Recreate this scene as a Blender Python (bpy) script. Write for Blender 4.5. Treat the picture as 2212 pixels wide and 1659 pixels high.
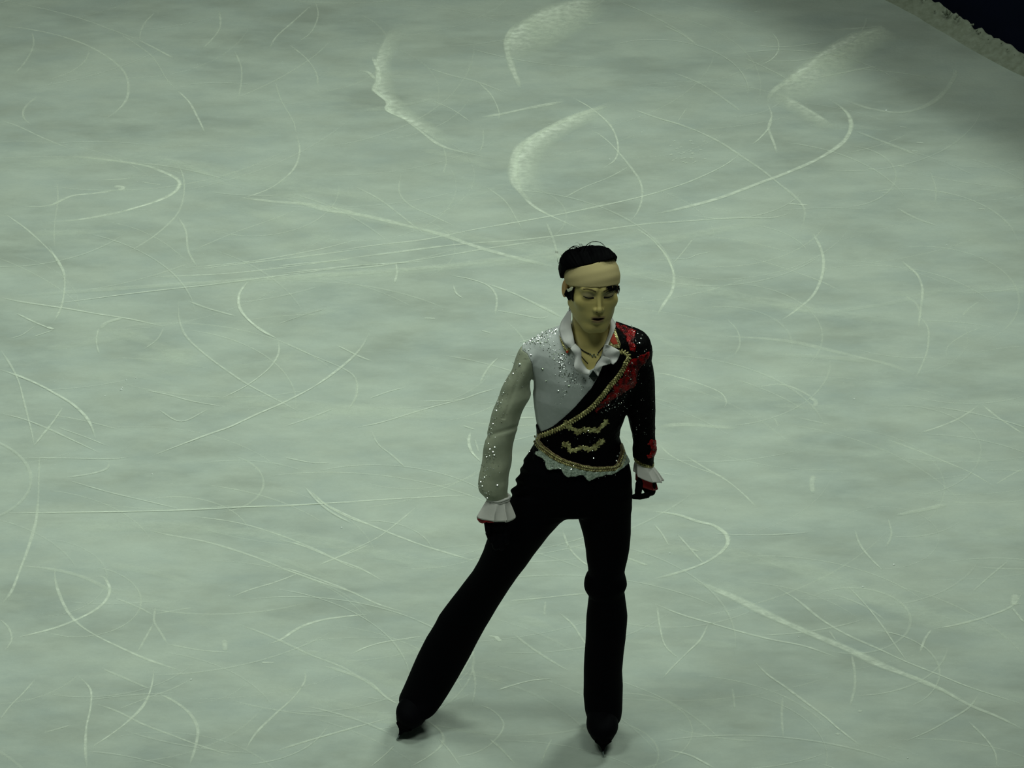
import bpy, bmesh, math, random
import numpy as np
from mathutils import Vector, Matrix
for _o in list(bpy.data.objects):
    bpy.data.objects.remove(_o, do_unlink=True)
SC = bpy.context.scene
COL = SC.collection
rng = np.random.default_rng(7)
random.seed(7)

# ------------------------------------------------------------------ camera
PITCH = math.radians(25.0)
DIST = 20.0
FPX = 14500.0
AIM = (0.0, 0.0, 1.209)
cam_data = bpy.data.cameras.new('camera')
cam_data.sensor_width = 36.0
cam_data.lens = FPX / 2212.0 * 36.0
cam_data.clip_end = 200
cam = bpy.data.objects.new('camera', cam_data)
COL.objects.link(cam)
cam.location = (0.0, -DIST * math.cos(PITCH), AIM[2] + DIST * math.sin(PITCH))
cam.rotation_euler = (math.pi / 2 - PITCH, 0, 0)
SC.camera = cam

# ------------------------------------------------------------------ light
SC.view_settings.view_transform = 'Standard'
SC.view_settings.look = 'None'
SC.view_settings.gamma = 1.0
SC.view_settings.use_curve_mapping = False
SC.view_settings.exposure = 0.0
world = bpy.data.worlds.new('arena_dark')
SC.world = world
world.use_nodes = True
world.node_tree.nodes['Background'].inputs[0].default_value = (0.55, 0.75, 0.62, 1)
world.node_tree.nodes['Background'].inputs[1].default_value = 0.035


def spot(loc, aim, power, deg, blend, col, radius):
    l = bpy.data.lights.new('arena_spot', 'SPOT')
    l.energy = power
    l.color = col
    l.spot_size = math.radians(deg)
    l.spot_blend = blend
    l.shadow_soft_size = radius
    o = bpy.data.objects.new('arena_spot', l)
    COL.objects.link(o)
    o.location = loc
    o.rotation_euler = (Vector(aim) - Vector(loc)).to_track_quat('-Z', 'Y').to_euler()
    return o


LCOL = (0.86, 1.0, 0.855)
spot((-5.0, -3.5, 13), (-1.0, 2.4, 0), 1560, 46, 1.0, LCOL, 1.6)
spot((-4.5, 6.5, 14), (-1.2, 3.0, 0), 1150, 43, 1.0, LCOL, 2.4)
spot((3.0, -4.5, 13), (-0.7, 2.4, 0), 1330, 46, 1.0, LCOL, 1.8)
spot((-0.8, 1.6, 14), (-0.8, 2.4, 0), 1750, 40, 1.0, LCOL, 1.6)
spot((5.6, 8.6, 12), (-0.8, 2.5, 0), 3200, 43, 1.0, LCOL, 1.6)

# ------------------------------------------------------------------ materials
MATS = {}


def mat(name, col, rough=0.6, metal=0.0, spec=0.3, noise=None, bump=None, alpha=1.0, sheen=0.0):
    """noise=(scale, amount, col2) colour variation, bump=(scale, strength)"""
    if name in MATS:
        return MATS[name]
    m = bpy.data.materials.new(name)
    m.use_nodes = True
    nt = m.node_tree
    b = nt.nodes['Principled BSDF']
    b.inputs['Base Color'].default_value = (*col, 1)
    b.inputs['Roughness'].default_value = rough
    b.inputs['Metallic'].default_value = metal
    b.inputs['Specular IOR Level'].default_value = spec
    b.inputs['Alpha'].default_value = alpha
    if sheen:
        b.inputs['Sheen Weight'].default_value = sheen
    tc = nt.nodes.new('ShaderNodeTexCoord')
    if noise:
        n = nt.nodes.new('ShaderNodeTexNoise')
        n.inputs['Scale'].default_value = noise[0]
        n.inputs['Detail'].default_value = 5
        nt.links.new(tc.outputs['Object'], n.inputs['Vector'])
        r = nt.nodes.new('ShaderNodeMapRange')
        r.inputs[1].default_value = 0.5 - 0.25 / noise[1]
        r.inputs[2].default_value = 0.5 + 0.25 / noise[1]
        nt.links.new(n.outputs['Fac'], r.inputs[0])
        mx = nt.nodes.new('ShaderNodeMix')
        mx.data_type = 'RGBA'
        mx.inputs[6].default_value = (*col, 1)
        mx.inputs[7].default_value = (*noise[2], 1)
        nt.links.new(r.outputs[0], mx.inputs[0])
        nt.links.new(mx.outputs[2], b.inputs['Base Color'])
    if bump:
        n = nt.nodes.new('ShaderNodeTexNoise')
        n.inputs['Scale'].default_value = bump[0]
        n.inputs['Detail'].default_value = 3
        nt.links.new(tc.outputs['Object'], n.inputs['Vector'])
        bp = nt.nodes.new('ShaderNodeBump')
        bp.inputs['Strength'].default_value = bump[1]
        bp.inputs['Distance'].default_value = 0.002
        nt.links.new(n.outputs['Fac'], bp.inputs['Height'])
        nt.links.new(bp.outputs[0], b.inputs['Normal'])
    MATS[name] = m
    return m


def glitter(name, col, metal, rough, scale, strength, spec=0.5, noise=None):
    """sequinned cloth: cell-wise tilted normals"""
    m = mat(name, col, rough, metal, spec, noise)
    nt = m.node_tree
    b = nt.nodes['Principled BSDF']
    tc = nt.nodes.new('ShaderNodeTexCoord')
    v = nt.nodes.new('ShaderNodeTexVoronoi')
    v.inputs['Scale'].default_value = scale
    nt.links.new(tc.outputs['Object'], v.inputs['Vector'])
    sub = nt.nodes.new('ShaderNodeVectorMath'); sub.operation = 'SUBTRACT'
    sub.inputs[1].default_value = (0.5, 0.5, 0.5)
    nt.links.new(v.outputs['Color'], sub.inputs[0])
    sc = nt.nodes.new('ShaderNodeVectorMath'); sc.operation = 'SCALE'
    sc.inputs['Scale'].default_value = strength
    nt.links.new(sub.outputs[0], sc.inputs[0])
    g = nt.nodes.new('ShaderNodeNewGeometry')
    ad = nt.nodes.new('ShaderNodeVectorMath'); ad.operation = 'ADD'
    nt.links.new(g.outputs['Normal'], ad.inputs[0])
    nt.links.new(sc.outputs[0], ad.inputs[1])
    no = nt.nodes.new('ShaderNodeVectorMath'); no.operation = 'NORMALIZE'
    nt.links.new(ad.outputs[0], no.inputs[0])
    nt.links.new(no.outputs[0], b.inputs['Normal'])
    return m


# ------------------------------------------------------------------ photo <-> world
SP, CP = math.sin(PITCH), math.cos(PITCH)


def w2p(X, Y, Z):
    dep = DIST + Y * CP - (Z - AIM[2]) * SP
    vup = Y * SP + (Z - AIM[2]) * CP
    return 1106.0 + FPX * X / dep, 829.5 - FPX * vup / dep


def z_at(py, y):
    k = (829.5 - py) / FPX
    # y*SP + h*CP = k*(DIST + y*CP - h*SP)
    h = (k * (DIST + y * CP) - y * SP) / (CP + k * SP)
    return h + AIM[2]


def x_at(px, y, z):
    return (px - 1106.0) / FPX * (DIST + y * CP - (z - AIM[2]) * SP)


def pt(px, py, y):
    z = z_at(py, y)
    return np.array([x_at(px, y, z), y, z])


def ground(px, py, z=0.0):
    k = (829.5 - py) / FPX
    h = z - AIM[2]
    y = (k * (DIST - h * SP) - h * CP) / (SP - k * CP)
    return np.array([x_at(px, y, z), y, z])


# ------------------------------------------------------------------ objects
def tag(o, label=None, cat=None, group=None, kind=None):
    if label: o['label'] = label
    if cat: o['category'] = cat
    if group: o['group'] = group
    if kind: o['kind'] = kind
    return o


def mesh_obj(name, V, F, m, parent=None, smooth=True):
    me = bpy.data.meshes.new(name)
    V = np.asarray(V, dtype=np.float32)
    if isinstance(F, np.ndarray):
        n, k = F.shape
        me.vertices.add(len(V))
        me.vertices.foreach_set('co', V.ravel())
        me.loops.add(n * k)
        me.loops.foreach_set('vertex_index', F.ravel().astype(np.int32))
        me.polygons.add(n)
        me.polygons.foreach_set('loop_start', np.arange(0, n * k, k, dtype=np.int32))
        me.update(calc_edges=True)
        me.validate()
    else:
        me.from_pydata([tuple(map(float, v)) for v in V], [], F)
        me.update()
    if smooth:
        me.polygons.foreach_set('use_smooth', np.ones(len(me.polygons), dtype=bool))
    if m is not None:
        for q in (m if isinstance(m, (list, tuple)) else [m]):
            me.materials.append(q)
    o = bpy.data.objects.new(name, me)
    COL.objects.link(o)
    if parent is not None:
        o.parent = parent
    return o


class MB:
    """collects simple shapes into one mesh"""
    def __init__(s):
        s.V, s.F, s.n = [], [], 0

    def add(s, V, F):
        V = np.asarray(V, dtype=float)
        s.V.append(V)
        s.F += [tuple(i + s.n for i in f) for f in F]
        s.n += len(V)

    def box(s, lo, hi):
        x0, y0, z0 = lo; x1, y1, z1 = hi
        s.add([(x0, y0, z0), (x1, y0, z0), (x1, y1, z0), (x0, y1, z0), (x0, y0, z1), (x1, y0, z1), (x1, y1, z1), (x0, y1, z1)],
              [(0, 3, 2, 1), (4, 5, 6, 7), (0, 1, 5, 4), (1, 2, 6, 5), (2, 3, 7, 6), (3, 0, 4, 7)])

    def tube(s, P, r, n=6):
        P = np.asarray(P, dtype=float)
        r = np.broadcast_to(np.asarray(r, dtype=float), (len(P),))
        T = np.gradient(P, axis=0)
        T /= np.linalg.norm(T, axis=1, keepdims=True) + 1e-12
        ref = np.array([0.31, 0.52, 0.79])
        A = np.cross(T, ref); A /= np.linalg.norm(A, axis=1, keepdims=True) + 1e-12
        B = np.cross(T, A)
        a = np.arange(n) * 2 * math.pi / n
        V = (P[:, None, :] + r[:, None, None] * (np.cos(a)[None, :, None] * A[:, None, :] + np.sin(a)[None, :, None] * B[:, None, :])).reshape(-1, 3)
        F = []
        for i in range(len(P) - 1):
            for j in range(n):
                k = (j + 1) % n
                F.append((i * n + j, i * n + k, (i + 1) * n + k, (i + 1) * n + j))
        F.append(tuple(range(n - 1, -1, -1)))
        F.append(tuple((len(P) - 1) * n + j for j in range(n)))
        s.add(V, F)

    def gem(s, p, nrm, r, h, n=6):
        nrm = np.asarray(nrm, float); nrm /= np.linalg.norm(nrm) + 1e-9
        a = np.cross(nrm, [0.3, 0.2, 0.9]); a /= np.linalg.norm(a); b = np.cross(nrm, a)
        t0 = rng.random() * 6.28
        V = []
        for rr, hh in ((r, -h * 0.3), (r, h * 0.3), (r * 0.5, h)):
            for j in range(n):
                t = t0 + j * 2 * math.pi / n
                V.append(p + rr * (math.cos(t) * a + math.sin(t) * b) + nrm * hh)
        F = []
        for k in range(2):
            for j in range(n):
                q = (j + 1) % n
                F.append((k * n + j, k * n + q, (k + 1) * n + q, (k + 1) * n + j))
        F.append(tuple(2 * n + j for j in range(n)))
        s.add(V, F)

    def ball(s, p, r, nu=6, nv=4, axes=None):
        V, F = [], []
        R = np.eye(3) if axes is None else np.asarray(axes)
        r = np.broadcast_to(np.asarray(r, float), (3,))
        for i in range(nv + 1):
            th = math.pi * i / nv
            for j in range(nu):
                ph = 2 * math.pi * j / nu
                d = np.array([math.sin(th) * math.cos(ph), math.sin(th) * math.sin(ph), math.cos(th)]) * r
                V.append(p + d @ R)
        for i in range(nv):
            for j in range(nu):
                k = (j + 1) % nu
                F.append((i * nu + j, (i + 1) * nu + j, (i + 1) * nu + k, i * nu + k))
        s.add(V, F)

    def build(s, name, m, parent=None, smooth=True):
        return mesh_obj(name, np.concatenate(s.V), s.F, m, parent, smooth)


def catmull(P, n):
    P = np.asarray(P, dtype=float)
    if len(P) == 2:
        t = np.linspace(0, 1, n)[:, None]
        return P[0] * (1 - t) + P[1] * t
    Q = np.vstack([2 * P[0] - P[1], P, 2 * P[-1] - P[-2]])
    L = np.r_[0, np.cumsum(np.linalg.norm(np.diff(P, axis=0), axis=1))]
    s = np.linspace(0, L[-1], n)
    i = np.clip(np.searchsorted(L, s, side='right') - 1, 0, len(P) - 2)
    t = ((s - L[i]) / (L[i + 1] - L[i] + 1e-12))[:, None]
    p0, p1, p2, p3 = Q[i], Q[i + 1], Q[i + 2], Q[i + 3]
    return 0.5 * (2 * p1 + (p2 - p0) * t + (2 * p0 - 5 * p1 + 4 * p2 - p3) * t ** 2 + (3 * p1 - p0 - 3 * p2 + p3) * t ** 3)


# ------------------------------------------------------------------ signed distance tools
_G = rng.random((32, 32, 32)).astype(np.float32)


def vnoise(X, Y, Z, f):
    X, Y, Z = np.broadcast_arrays(X * f + 100, Y * f + 100, Z * f + 100)
    xi, yi, zi = np.floor(X).astype(int), np.floor(Y).astype(int), np.floor(Z).astype(int)
    u, v, w = X - xi, Y - yi, Z - zi
    u = u * u * (3 - 2 * u); v = v * v * (3 - 2 * v); w = w * w * (3 - 2 * w)
    r = 0
    for a in (0, 1):
        for b in (0, 1):
            for c in (0, 1):
                r = r + _G[(xi + a) % 32, (yi + b) % 32, (zi + c) % 32] * (u if a else 1 - u) * (v if b else 1 - v) * (w if c else 1 - w)
    return r * 2 - 1


def smin(a, b, k):
    h = np.clip(0.5 + 0.5 * (b - a) / k, 0, 1)
    return b * (1 - h) + a * h - k * h * (1 - h)


def smax(a, b, k):
    return -smin(-a, -b, k)


def ell(X, Y, Z, c, r):
    dx, dy, dz = (X - c[0]), (Y - c[1]), (Z - c[2])
    q = np.sqrt((dx / r[0]) ** 2 + (dy / r[1]) ** 2 + (dz / r[2]) ** 2) + 1e-6
    g = np.sqrt((dx / r[0] ** 2) ** 2 + (dy / r[1] ** 2) ** 2 + (dz / r[2] ** 2) ** 2) + 1e-6
    return np.where(q < 0.05, -min(r), (q - 1) * q / g)


def cap(X, Y, Z, a, b, ra, rb):
    a = np.asarray(a, float); b = np.asarray(b, float)
    d = b - a
    t = np.clip(((X - a[0]) * d[0] + (Y - a[1]) * d[1] + (Z - a[2]) * d[2]) / (d @ d), 0, 1)
    return np.sqrt((X - a[0] - t * d[0]) ** 2 + (Y - a[1] - t * d[1]) ** 2 + (Z - a[2] - t * d[2]) ** 2) - (ra + (rb - ra) * t)


def box3(X, Y, Z, c, h, r):
    dx = np.abs(X - c[0]) - h[0] + r
    dy = np.abs(Y - c[1]) - h[1] + r
    dz = np.abs(Z - c[2]) - h[2] + r
    return np.sqrt(np.maximum(dx, 0) ** 2 + np.maximum(dy, 0) ** 2 + np.maximum(dz, 0) ** 2) + np.minimum(np.maximum(np.maximum(dx, dy), dz), 0) - r


class Stack:
    """limb or trunk as horizontal elliptic sections: rows of (py, xleft, xright, ycentre, halfdepth)"""
    def __init__(s, rows, smooth=0.006, power=2.0, capk=0.02):
        zs, cx, w, cy, h = [], [], [], [], []
        for py, xl, xr, yc, hd in rows:
            z = z_at(py, yc)
            a, b = x_at(xl, yc, z), x_at(xr, yc, z)
            zs.append(z); cx.append((a + b) / 2); w.append((b - a) / 2); cy.append(yc); h.append(hd)
        o = np.argsort(zs)
        zs = np.array(zs)[o]
        s.z0, s.z1 = zs[0], zs[-1]
        s.zz = np.arange(zs[0] - 0.03, zs[-1] + 0.03, 0.001)
        k = max(1, int(smooth / 0.001))
        ker = np.hanning(2 * k + 3); ker /= ker.sum()
        s.p = []
        for q in (cx, w, cy, h):
            v = np.interp(s.zz, zs, np.array(q)[o])
            v = np.convolve(np.pad(v, k + 1, mode='edge'), ker, 'valid')
            s.p.append(v)
        s.capk = capk

    def __call__(s, X, Y, Z, grow=0.0, ends=True):
        cx, w, cy, h = [np.interp(Z, s.zz, v).astype(np.float32) for v in s.p]
        w = w + grow; h = h + grow
        dx, dy = X - cx, Y - cy
        q = np.sqrt((dx / w) ** 2 + (dy / h) ** 2) + 1e-6
        g = np.sqrt((dx / w ** 2) ** 2 + (dy / h ** 2) ** 2) + 1e-6
        d = np.where(q < 0.05, -np.minimum(w, h) + 0 * q, (q - 1) * q / g)
        if ends:
            d = smax(d, np.maximum(Z - s.z1, s.z0 - Z) + 0 * d, s.capk)
        return d


def poly2(U, V, poly):
    """signed distance to a closed polygon, negative inside"""
    P = np.asarray(poly, float)
    d = np.full(U.shape, 1e18)
    inside = np.zeros(U.shape, bool)
    n = len(P)
    for i in range(n):
        a, b = P[i], P[(i + 1) % n]
        ex, ey = b - a
        wx, wy = U - a[0], V - a[1]
        t = np.clip((wx * ex + wy * ey) / (ex * ex + ey * ey + 1e-12), 0, 1)
        d = np.minimum(d, (wx - ex * t) ** 2 + (wy - ey * t) ** 2)
        c1 = (a[1] > V) != (b[1] > V)
        if abs(ey) > 1e-12:
            xi = a[0] + (V - a[1]) / ey * ex
            inside ^= c1 & (U < xi)
    d = np.sqrt(d)
    return np.where(inside, -d, d)


def line2(U, V, pts):
    P = np.asarray(pts, float)
    d = np.full(U.shape, 1e18)
    for a, b in zip(P[:-1], P[1:]):
        e = b - a
        t = np.clip(((U - a[0]) * e[0] + (V - a[1]) * e[1]) / (e @ e + 1e-12), 0, 1)
        d = np.minimum(d, (U - a[0] - t * e[0]) ** 2 + (V - a[1] - t * e[1]) ** 2)
    return np.sqrt(d)


SPX = 727.0


def pmask(poly, noise=0.0, nf=60):
    def f(x, y, z):
        u, v = w2p(x, y, z)
        d = poly2(u, v, poly) / SPX
        if noise:
            d = d + noise * vnoise(x, y, z, nf) + 0.5 * noise * vnoise(x, y, z, nf * 2.3)
        return d
    return f


def grid(lo, hi, h):
    out = []
    for a, b in zip(lo, hi):
        out.append(np.arange(a, b + h, h).astype(np.float32))
    return out


def sparse(ax):
    return ax[0][:, None, None], ax[1][None, :, None], ax[2][None, None, :]


def cut(F, ax, fn, band=0.03, op=None):
    """F = max(F, fn) evaluated only near the surface"""
    m = np.abs(F) < band
    i, j, k = np.nonzero(m)
    d = fn(ax[0][i], ax[1][j], ax[2][k])
    F[i, j, k] = np.maximum(F[i, j, k], d) if op is None else op(F[i, j, k], d)
    if op is None:
        i, j, k = np.nonzero(F <= -band)
        if len(i):
            d = fn(ax[0][i], ax[1][j], ax[2][k])
            F[i, j, k] = np.maximum(F[i, j, k], d)
    return F


def nets(F, ax):
    F = np.asarray(F, np.float32)
    nx, ny, nz = F.shape
    S = F < 0
    cnt = np.zeros((nx - 1, ny - 1, nz - 1), np.int8)
    for a in (0, 1):
        for b in (0, 1):
            for c in (0, 1):
                cnt += S[a:nx - 1 + a, b:ny - 1 + b, c:nz - 1 + c]
    act = (cnt > 0) & (cnt < 8)
    I, J, K = np.nonzero(act)
    idx = np.full(act.shape, -1, np.int32)
    idx[I, J, K] = np.arange(len(I))
    P = np.zeros((len(I), 3)); N = np.zeros(len(I))
    cr = [(a, b, c) for a in (0, 1) for b in (0, 1) for c in (0, 1)]
    val = {q: F[I + q[0], J + q[1], K + q[2]].astype(float) for q in cr}
    for q in cr:
        for d in range(3):
            if q[d] == 0:
                r = list(q); r[d] = 1; r = tuple(r)
                v0, v1 = val[q], val[r]
                m = (v0 < 0) != (v1 < 0)
                t = np.where(m, v0 / (v0 - v1 + 1e-20), 0)
                o = np.array(q, float)[None, :].repeat(len(I), 0)
                o[:, d] += t
                P[m] += o[m]; N[m] += 1
    P /= np.maximum(N, 1)[:, None]
    V = np.empty_like(P)
    for d, ij in enumerate((I, J, K)):
        A = ax[d].astype(float)
        V[:, d] = A[ij] + P[:, d] * (A[ij + 1] - A[ij])
    Q = []
    # x edges
    m = S[:-1, 1:-1, 1:-1] != S[1:, 1:-1, 1:-1]
    i, j, k = np.nonzero(m); j = j + 1; k = k + 1
    q = np.stack([idx[i, j - 1, k - 1], idx[i, j, k - 1], idx[i, j, k], idx[i, j - 1, k]], 1)
    f = S[i, j, k]
    q[~f] = q[~f][:, ::-1]; Q.append(q)
    m = S[1:-1, :-1, 1:-1] != S[1:-1, 1:, 1:-1]
    i, j, k = np.nonzero(m); i = i + 1; k = k + 1
    q = np.stack([idx[i - 1, j, k - 1], idx[i - 1, j, k], idx[i, j, k], idx[i, j, k - 1]], 1)
    f = S[i, j, k]
    q[~f] = q[~f][:, ::-1]; Q.append(q)
    m = S[1:-1, 1:-1, :-1] != S[1:-1, 1:-1, 1:]
    i, j, k = np.nonzero(m); i = i + 1; j = j + 1
    q = np.stack([idx[i - 1, j - 1, k], idx[i, j - 1, k], idx[i, j, k], idx[i - 1, j, k]], 1)
    f = S[i, j, k]
    q[~f] = q[~f][:, ::-1]; Q.append(q)
    Q = np.concatenate(Q)
    Q = Q[(Q >= 0).all(1)]
    return V, Q


def sdf_obj(name, F, ax, m, parent, keep=None):
    V, Q = nets(F, ax)
    return mesh_obj(name, V, Q, m, parent)


def hit(px, py, f, y0=-0.4, steps=40):
    """march the camera rays through photo points onto a surface; arrays in, points out"""
    px = np.asarray(px, float); py = np.asarray(py, float)
    a = np.stack([pt(u, v, y0) for u, v in zip(px, py)])
    C = np.array(cam.location)
    d = a - C
    d /= np.linalg.norm(d, axis=1, keepdims=True)
    p = a.copy()
    for _ in range(steps):
        s = f(p[:, 0], p[:, 1], p[:, 2])
        p += d * np.clip(s, -0.02, 0.05)[:, None] * 0.8
    ok = np.abs(f(p[:, 0], p[:, 1], p[:, 2])) < 0.004
    e = 0.002
    n = np.stack([f(p[:, 0] + e, p[:, 1], p[:, 2]) - f(p[:, 0] - e, p[:, 1], p[:, 2]),
                  f(p[:, 0], p[:, 1] + e, p[:, 2]) - f(p[:, 0], p[:, 1] - e, p[:, 2]),
                  f(p[:, 0], p[:, 1], p[:, 2] + e) - f(p[:, 0], p[:, 1], p[:, 2] - e)], 1)
    n /= np.linalg.norm(n, axis=1, keepdims=True) + 1e-9
    return p, n, ok

# ================================================================== the rink
ice = bpy.data.materials.new('rink_ice')
ice.use_nodes = True
nt = ice.node_tree
bs = nt.nodes['Principled BSDF']
bs.inputs['Roughness'].default_value = 0.55
bs.inputs['Specular IOR Level'].default_value = 0.12
tc = nt.nodes.new('ShaderNodeTexCoord')


def ice_noise(rot, sc, scale, detail, lo, hi):
    mp = nt.nodes.new('ShaderNodeMapping')
    mp.inputs['Rotation'].default_value[2] = rot
    mp.inputs['Scale'].default_value = (*sc, 1)
    nt.links.new(tc.outputs['Object'], mp.inputs['Vector'])
    n = nt.nodes.new('ShaderNodeTexNoise')
    n.inputs['Scale'].default_value = scale
    n.inputs['Detail'].default_value = detail
    n.inputs['Roughness'].default_value = 0.6
    nt.links.new(mp.outputs[0], n.inputs['Vector'])
    r = nt.nodes.new('ShaderNodeMapRange')
    r.inputs[1].default_value = lo
    r.inputs[2].default_value = hi
    nt.links.new(n.outputs['Fac'], r.inputs[0])
    return r.outputs[0]


def mixc(fac, a, b):
    mx = nt.nodes.new('ShaderNodeMix'); mx.data_type = 'RGBA'
    for s, v in ((6, a), (7, b)):
        if isinstance(v, tuple): mx.inputs[s].default_value = (*v, 1)
        else: nt.links.new(v, mx.inputs[s])
    if isinstance(fac, float): mx.inputs[0].default_value = fac
    else: nt.links.new(fac, mx.inputs[0])
    return mx.outputs[2]


def mul(a, k):
    m_ = nt.nodes.new('ShaderNodeMath'); m_.operation = 'MULTIPLY'
    nt.links.new(a, m_.inputs[0]); m_.inputs[1].default_value = k
    return m_.outputs[0]


big = ice_noise(0.25, (0.8, 1.0), 1.7, 7, 0.36, 0.64)
tint = ice_noise(-0.3, (1.0, 1.4), 3.2, 4, 0.38, 0.66)
streak = ice_noise(-0.45, (0.8, 1.3), 3.4, 8, 0.42, 0.72)
streak2 = ice_noise(0.55, (0.8, 1.7), 5.0, 8, 0.46, 0.76)
fine = ice_noise(0.1, (1.0, 1.2), 70.0, 4, 0.3, 0.7)
c = mixc(big, (0.325, 0.36, 0.318), (0.455, 0.50, 0.442))
c = mixc(mul(tint, 0.5), c, (0.39, 0.455, 0.44))
c = mixc(mul(streak, 0.45), c, (0.56, 0.62, 0.54))
c = mixc(mul(streak2, 0.45), c, (0.56, 0.62, 0.55))
c = mixc(mul(fine, 0.12), c, (0.30, 0.335, 0.30))
nt.links.new(c, bs.inputs['Base Color'])
bp = nt.nodes.new('ShaderNodeBump'); bp.inputs['Strength'].default_value = 0.25; bp.inputs['Distance'].default_value = 0.002
nt.links.new(fine, bp.inputs['Height']); nt.links.new(bp.outputs[0], bs.inputs['Normal'])

# boards run diagonally behind the skater on the right
BA = ground(2018, 0, 0.052); BB = ground(2212, 107, 0.052)
LO = ground(1945, 0)
bd = (BB - BA)[:2]; bd = bd / np.linalg.norm(bd)
bn = np.array([-bd[1], bd[0]])
if bn @ np.array([1.0, 1.0]) < 0: bn = -bn          # away from the ice
def along(t, off, z): 
    p = BA[:2] + bd * t + bn * off
    return (p[0], p[1], z)
T0, T1 = -7.0, 9.0
BW = abs((LO[:2] - BA[:2]) @ bn)
c0 = along(T0, 0.04, 0); c1 = along(T1, 0.04, 0)
fl = mesh_obj('floor', [c0, c1, (-9, -7.5, 0), (-9, 12, 0),
                        (c0[0], c0[1], -0.12), (c1[0], c1[1], -0.12), (-9, -7.5, -0.12), (-9, 12, -0.12)],
              [(0, 3, 2, 1), (4, 5, 6, 7), (0, 1, 5, 4), (1, 2, 6, 5), (2, 3, 7, 6), (3, 0, 4, 7)], ice, smooth=False)
if fl.data.polygons[0].normal.z < 0:
    fl.data.flip_normals()
tag(fl, 'pale grey-green rink ice scored with skate tracks', 'ice', kind='structure')

# dasher boards: padded navy panel, cap rail
navy = mat('navy_board', (0.002, 0.004, 0.014), 0.7, spec=0.05, noise=(9, 1.2, (0.003, 0.005, 0.019)))
bm_ = MB()
def slab(mb, t0, t1, o0, o1, z0, z1):
    q = [along(t0, o0, z0), along(t1, o0, z0), along(t1, o1, z0), along(t0, o1, z0), along(t0, o0, z1), along(t1, o0, z1), along(t1, o1, z1), along(t0, o1, z1)]
    mb.add(q, [(0, 3, 2, 1), (4, 5, 6, 7), (0, 1, 5, 4), (1, 2, 6, 5), (2, 3, 7, 6), (3, 0, 4, 7)])
t = T0
while t < T1 - 0.1:
    slab(bm_, t + 0.004, t + 1.99, 0.0, 0.07, 0.0, 1.2)
    t += 2.0
slab(bm_, T0, T1, 0.02, 0.09, 0.0, 1.18)
wr = bm_.build('wall_right', navy, smooth=False)
bv = wr.modifiers.new('bevel', 'BEVEL'); bv.width = 0.006; bv.segments = 2
tag(wr, 'dark navy rink boards beyond the ice at the upper right', 'rink boards', kind='structure')
cr = MB(); slab(cr, T0, T1, -0.01, 0.11, 1.2, 1.24)
tag(cr.build('trim_1', mat('cap_rail', (0.02, 0.03, 0.05), 0.4), smooth=False), 'flat rail capping the navy boards', 'rail', kind='structure')

# scraped snow banked along the foot of the boards
snowm = mat('board_snow', (0.24, 0.265, 0.20), 0.85, spec=0.1, noise=(38, 1.3, (0.33, 0.36, 0.29)), bump=(120, 0.6))
nt_, no_ = 1400, 22
tt = np.linspace(T0, T1, nt_)
V = []
wv = BW + 0.055 + 0.018 * np.array([vnoise(a, 0.3, 0.1, 2.2) for a in tt]) + 0.006 * np.array([vnoise(a, 0.9, 0.1, 14) for a in tt])
hv = 0.040 + 0.012 * np.array([vnoise(a, 1.3, 0.1, 3) for a in tt]) + 0.010 * np.array([vnoise(a, 2.3, 0.7, 26) for a in tt]) + 0.008 * np.clip(np.array([vnoise(a, 5.3, 0.7, 60) for a in tt]), 0, 1)
for a, w_, h_ in zip(tt, wv, hv):
    for s in np.linspace(0, 1, no_):
        off = -w_ * (1 - s) - 0.001
        q = along(a, off, 0)
        z = h_ * (0.04 + 0.96 * s ** 1.3) * (1 if s > 0.02 else 0) + 0.0025 * float(s > 0.05) * math.sin(a * 91 + s * 17)
        V.append((q[0], q[1], max(z, -0.002) if s > 0.02 else -0.002))
F = []
for i in range(nt_ - 1):
    for j in range(no_ - 1):
        a = i * no_ + j
        F.append((a, a + no_, a + no_ + 1, a + 1))
n0 = len(V)
for a in tt:
    q = along(a, -0.001, -0.002); V.append(q)
for i in range(nt_ - 1):
    F.append((i * no_ + no_ - 1, (i + 1) * no_ + no_ - 1, n0 + i + 1, n0 + i))
sr = mesh_obj('snow_bank', V, F, snowm)
me = sr.data
if me.polygons[20].normal.z < 0: me.flip_normals()
sm = MB()
for _ in range(130):
    a = rng.uniform(-2.5, 4.5)
    q = np.array(along(a, rng.uniform(-0.045, -0.012), 0)); q[2] = 0.042 + rng.uniform(-0.005, 0.012)
    r = rng.uniform(0.002, 0.0055)
    sm.ball(q, (r, r, r * rng.uniform(0.6, 1.6)), 5, 4)
for u, v, r in ((2047, 14, 0.012), (2055, 16, 0.009), (2068, 26, 0.009), (2073, 23, 0.007), (2042, 12, 0.007)):
    q = ground(u, v + 10, 0.05); q[2] = 0.055
    sm.ball(q + np.array([-.01, -.02, 0]), (r * .7, r * .7, r * 1.2), 6, 5)
sc_ = sm.build('snow_clump', snowm, sr)
sc_['kind'] = 'stuff'
sr.data.update()
tag(sr, 'ridge of scraped snow banked along the foot of the navy boards', 'snow', kind='stuff')

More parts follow.
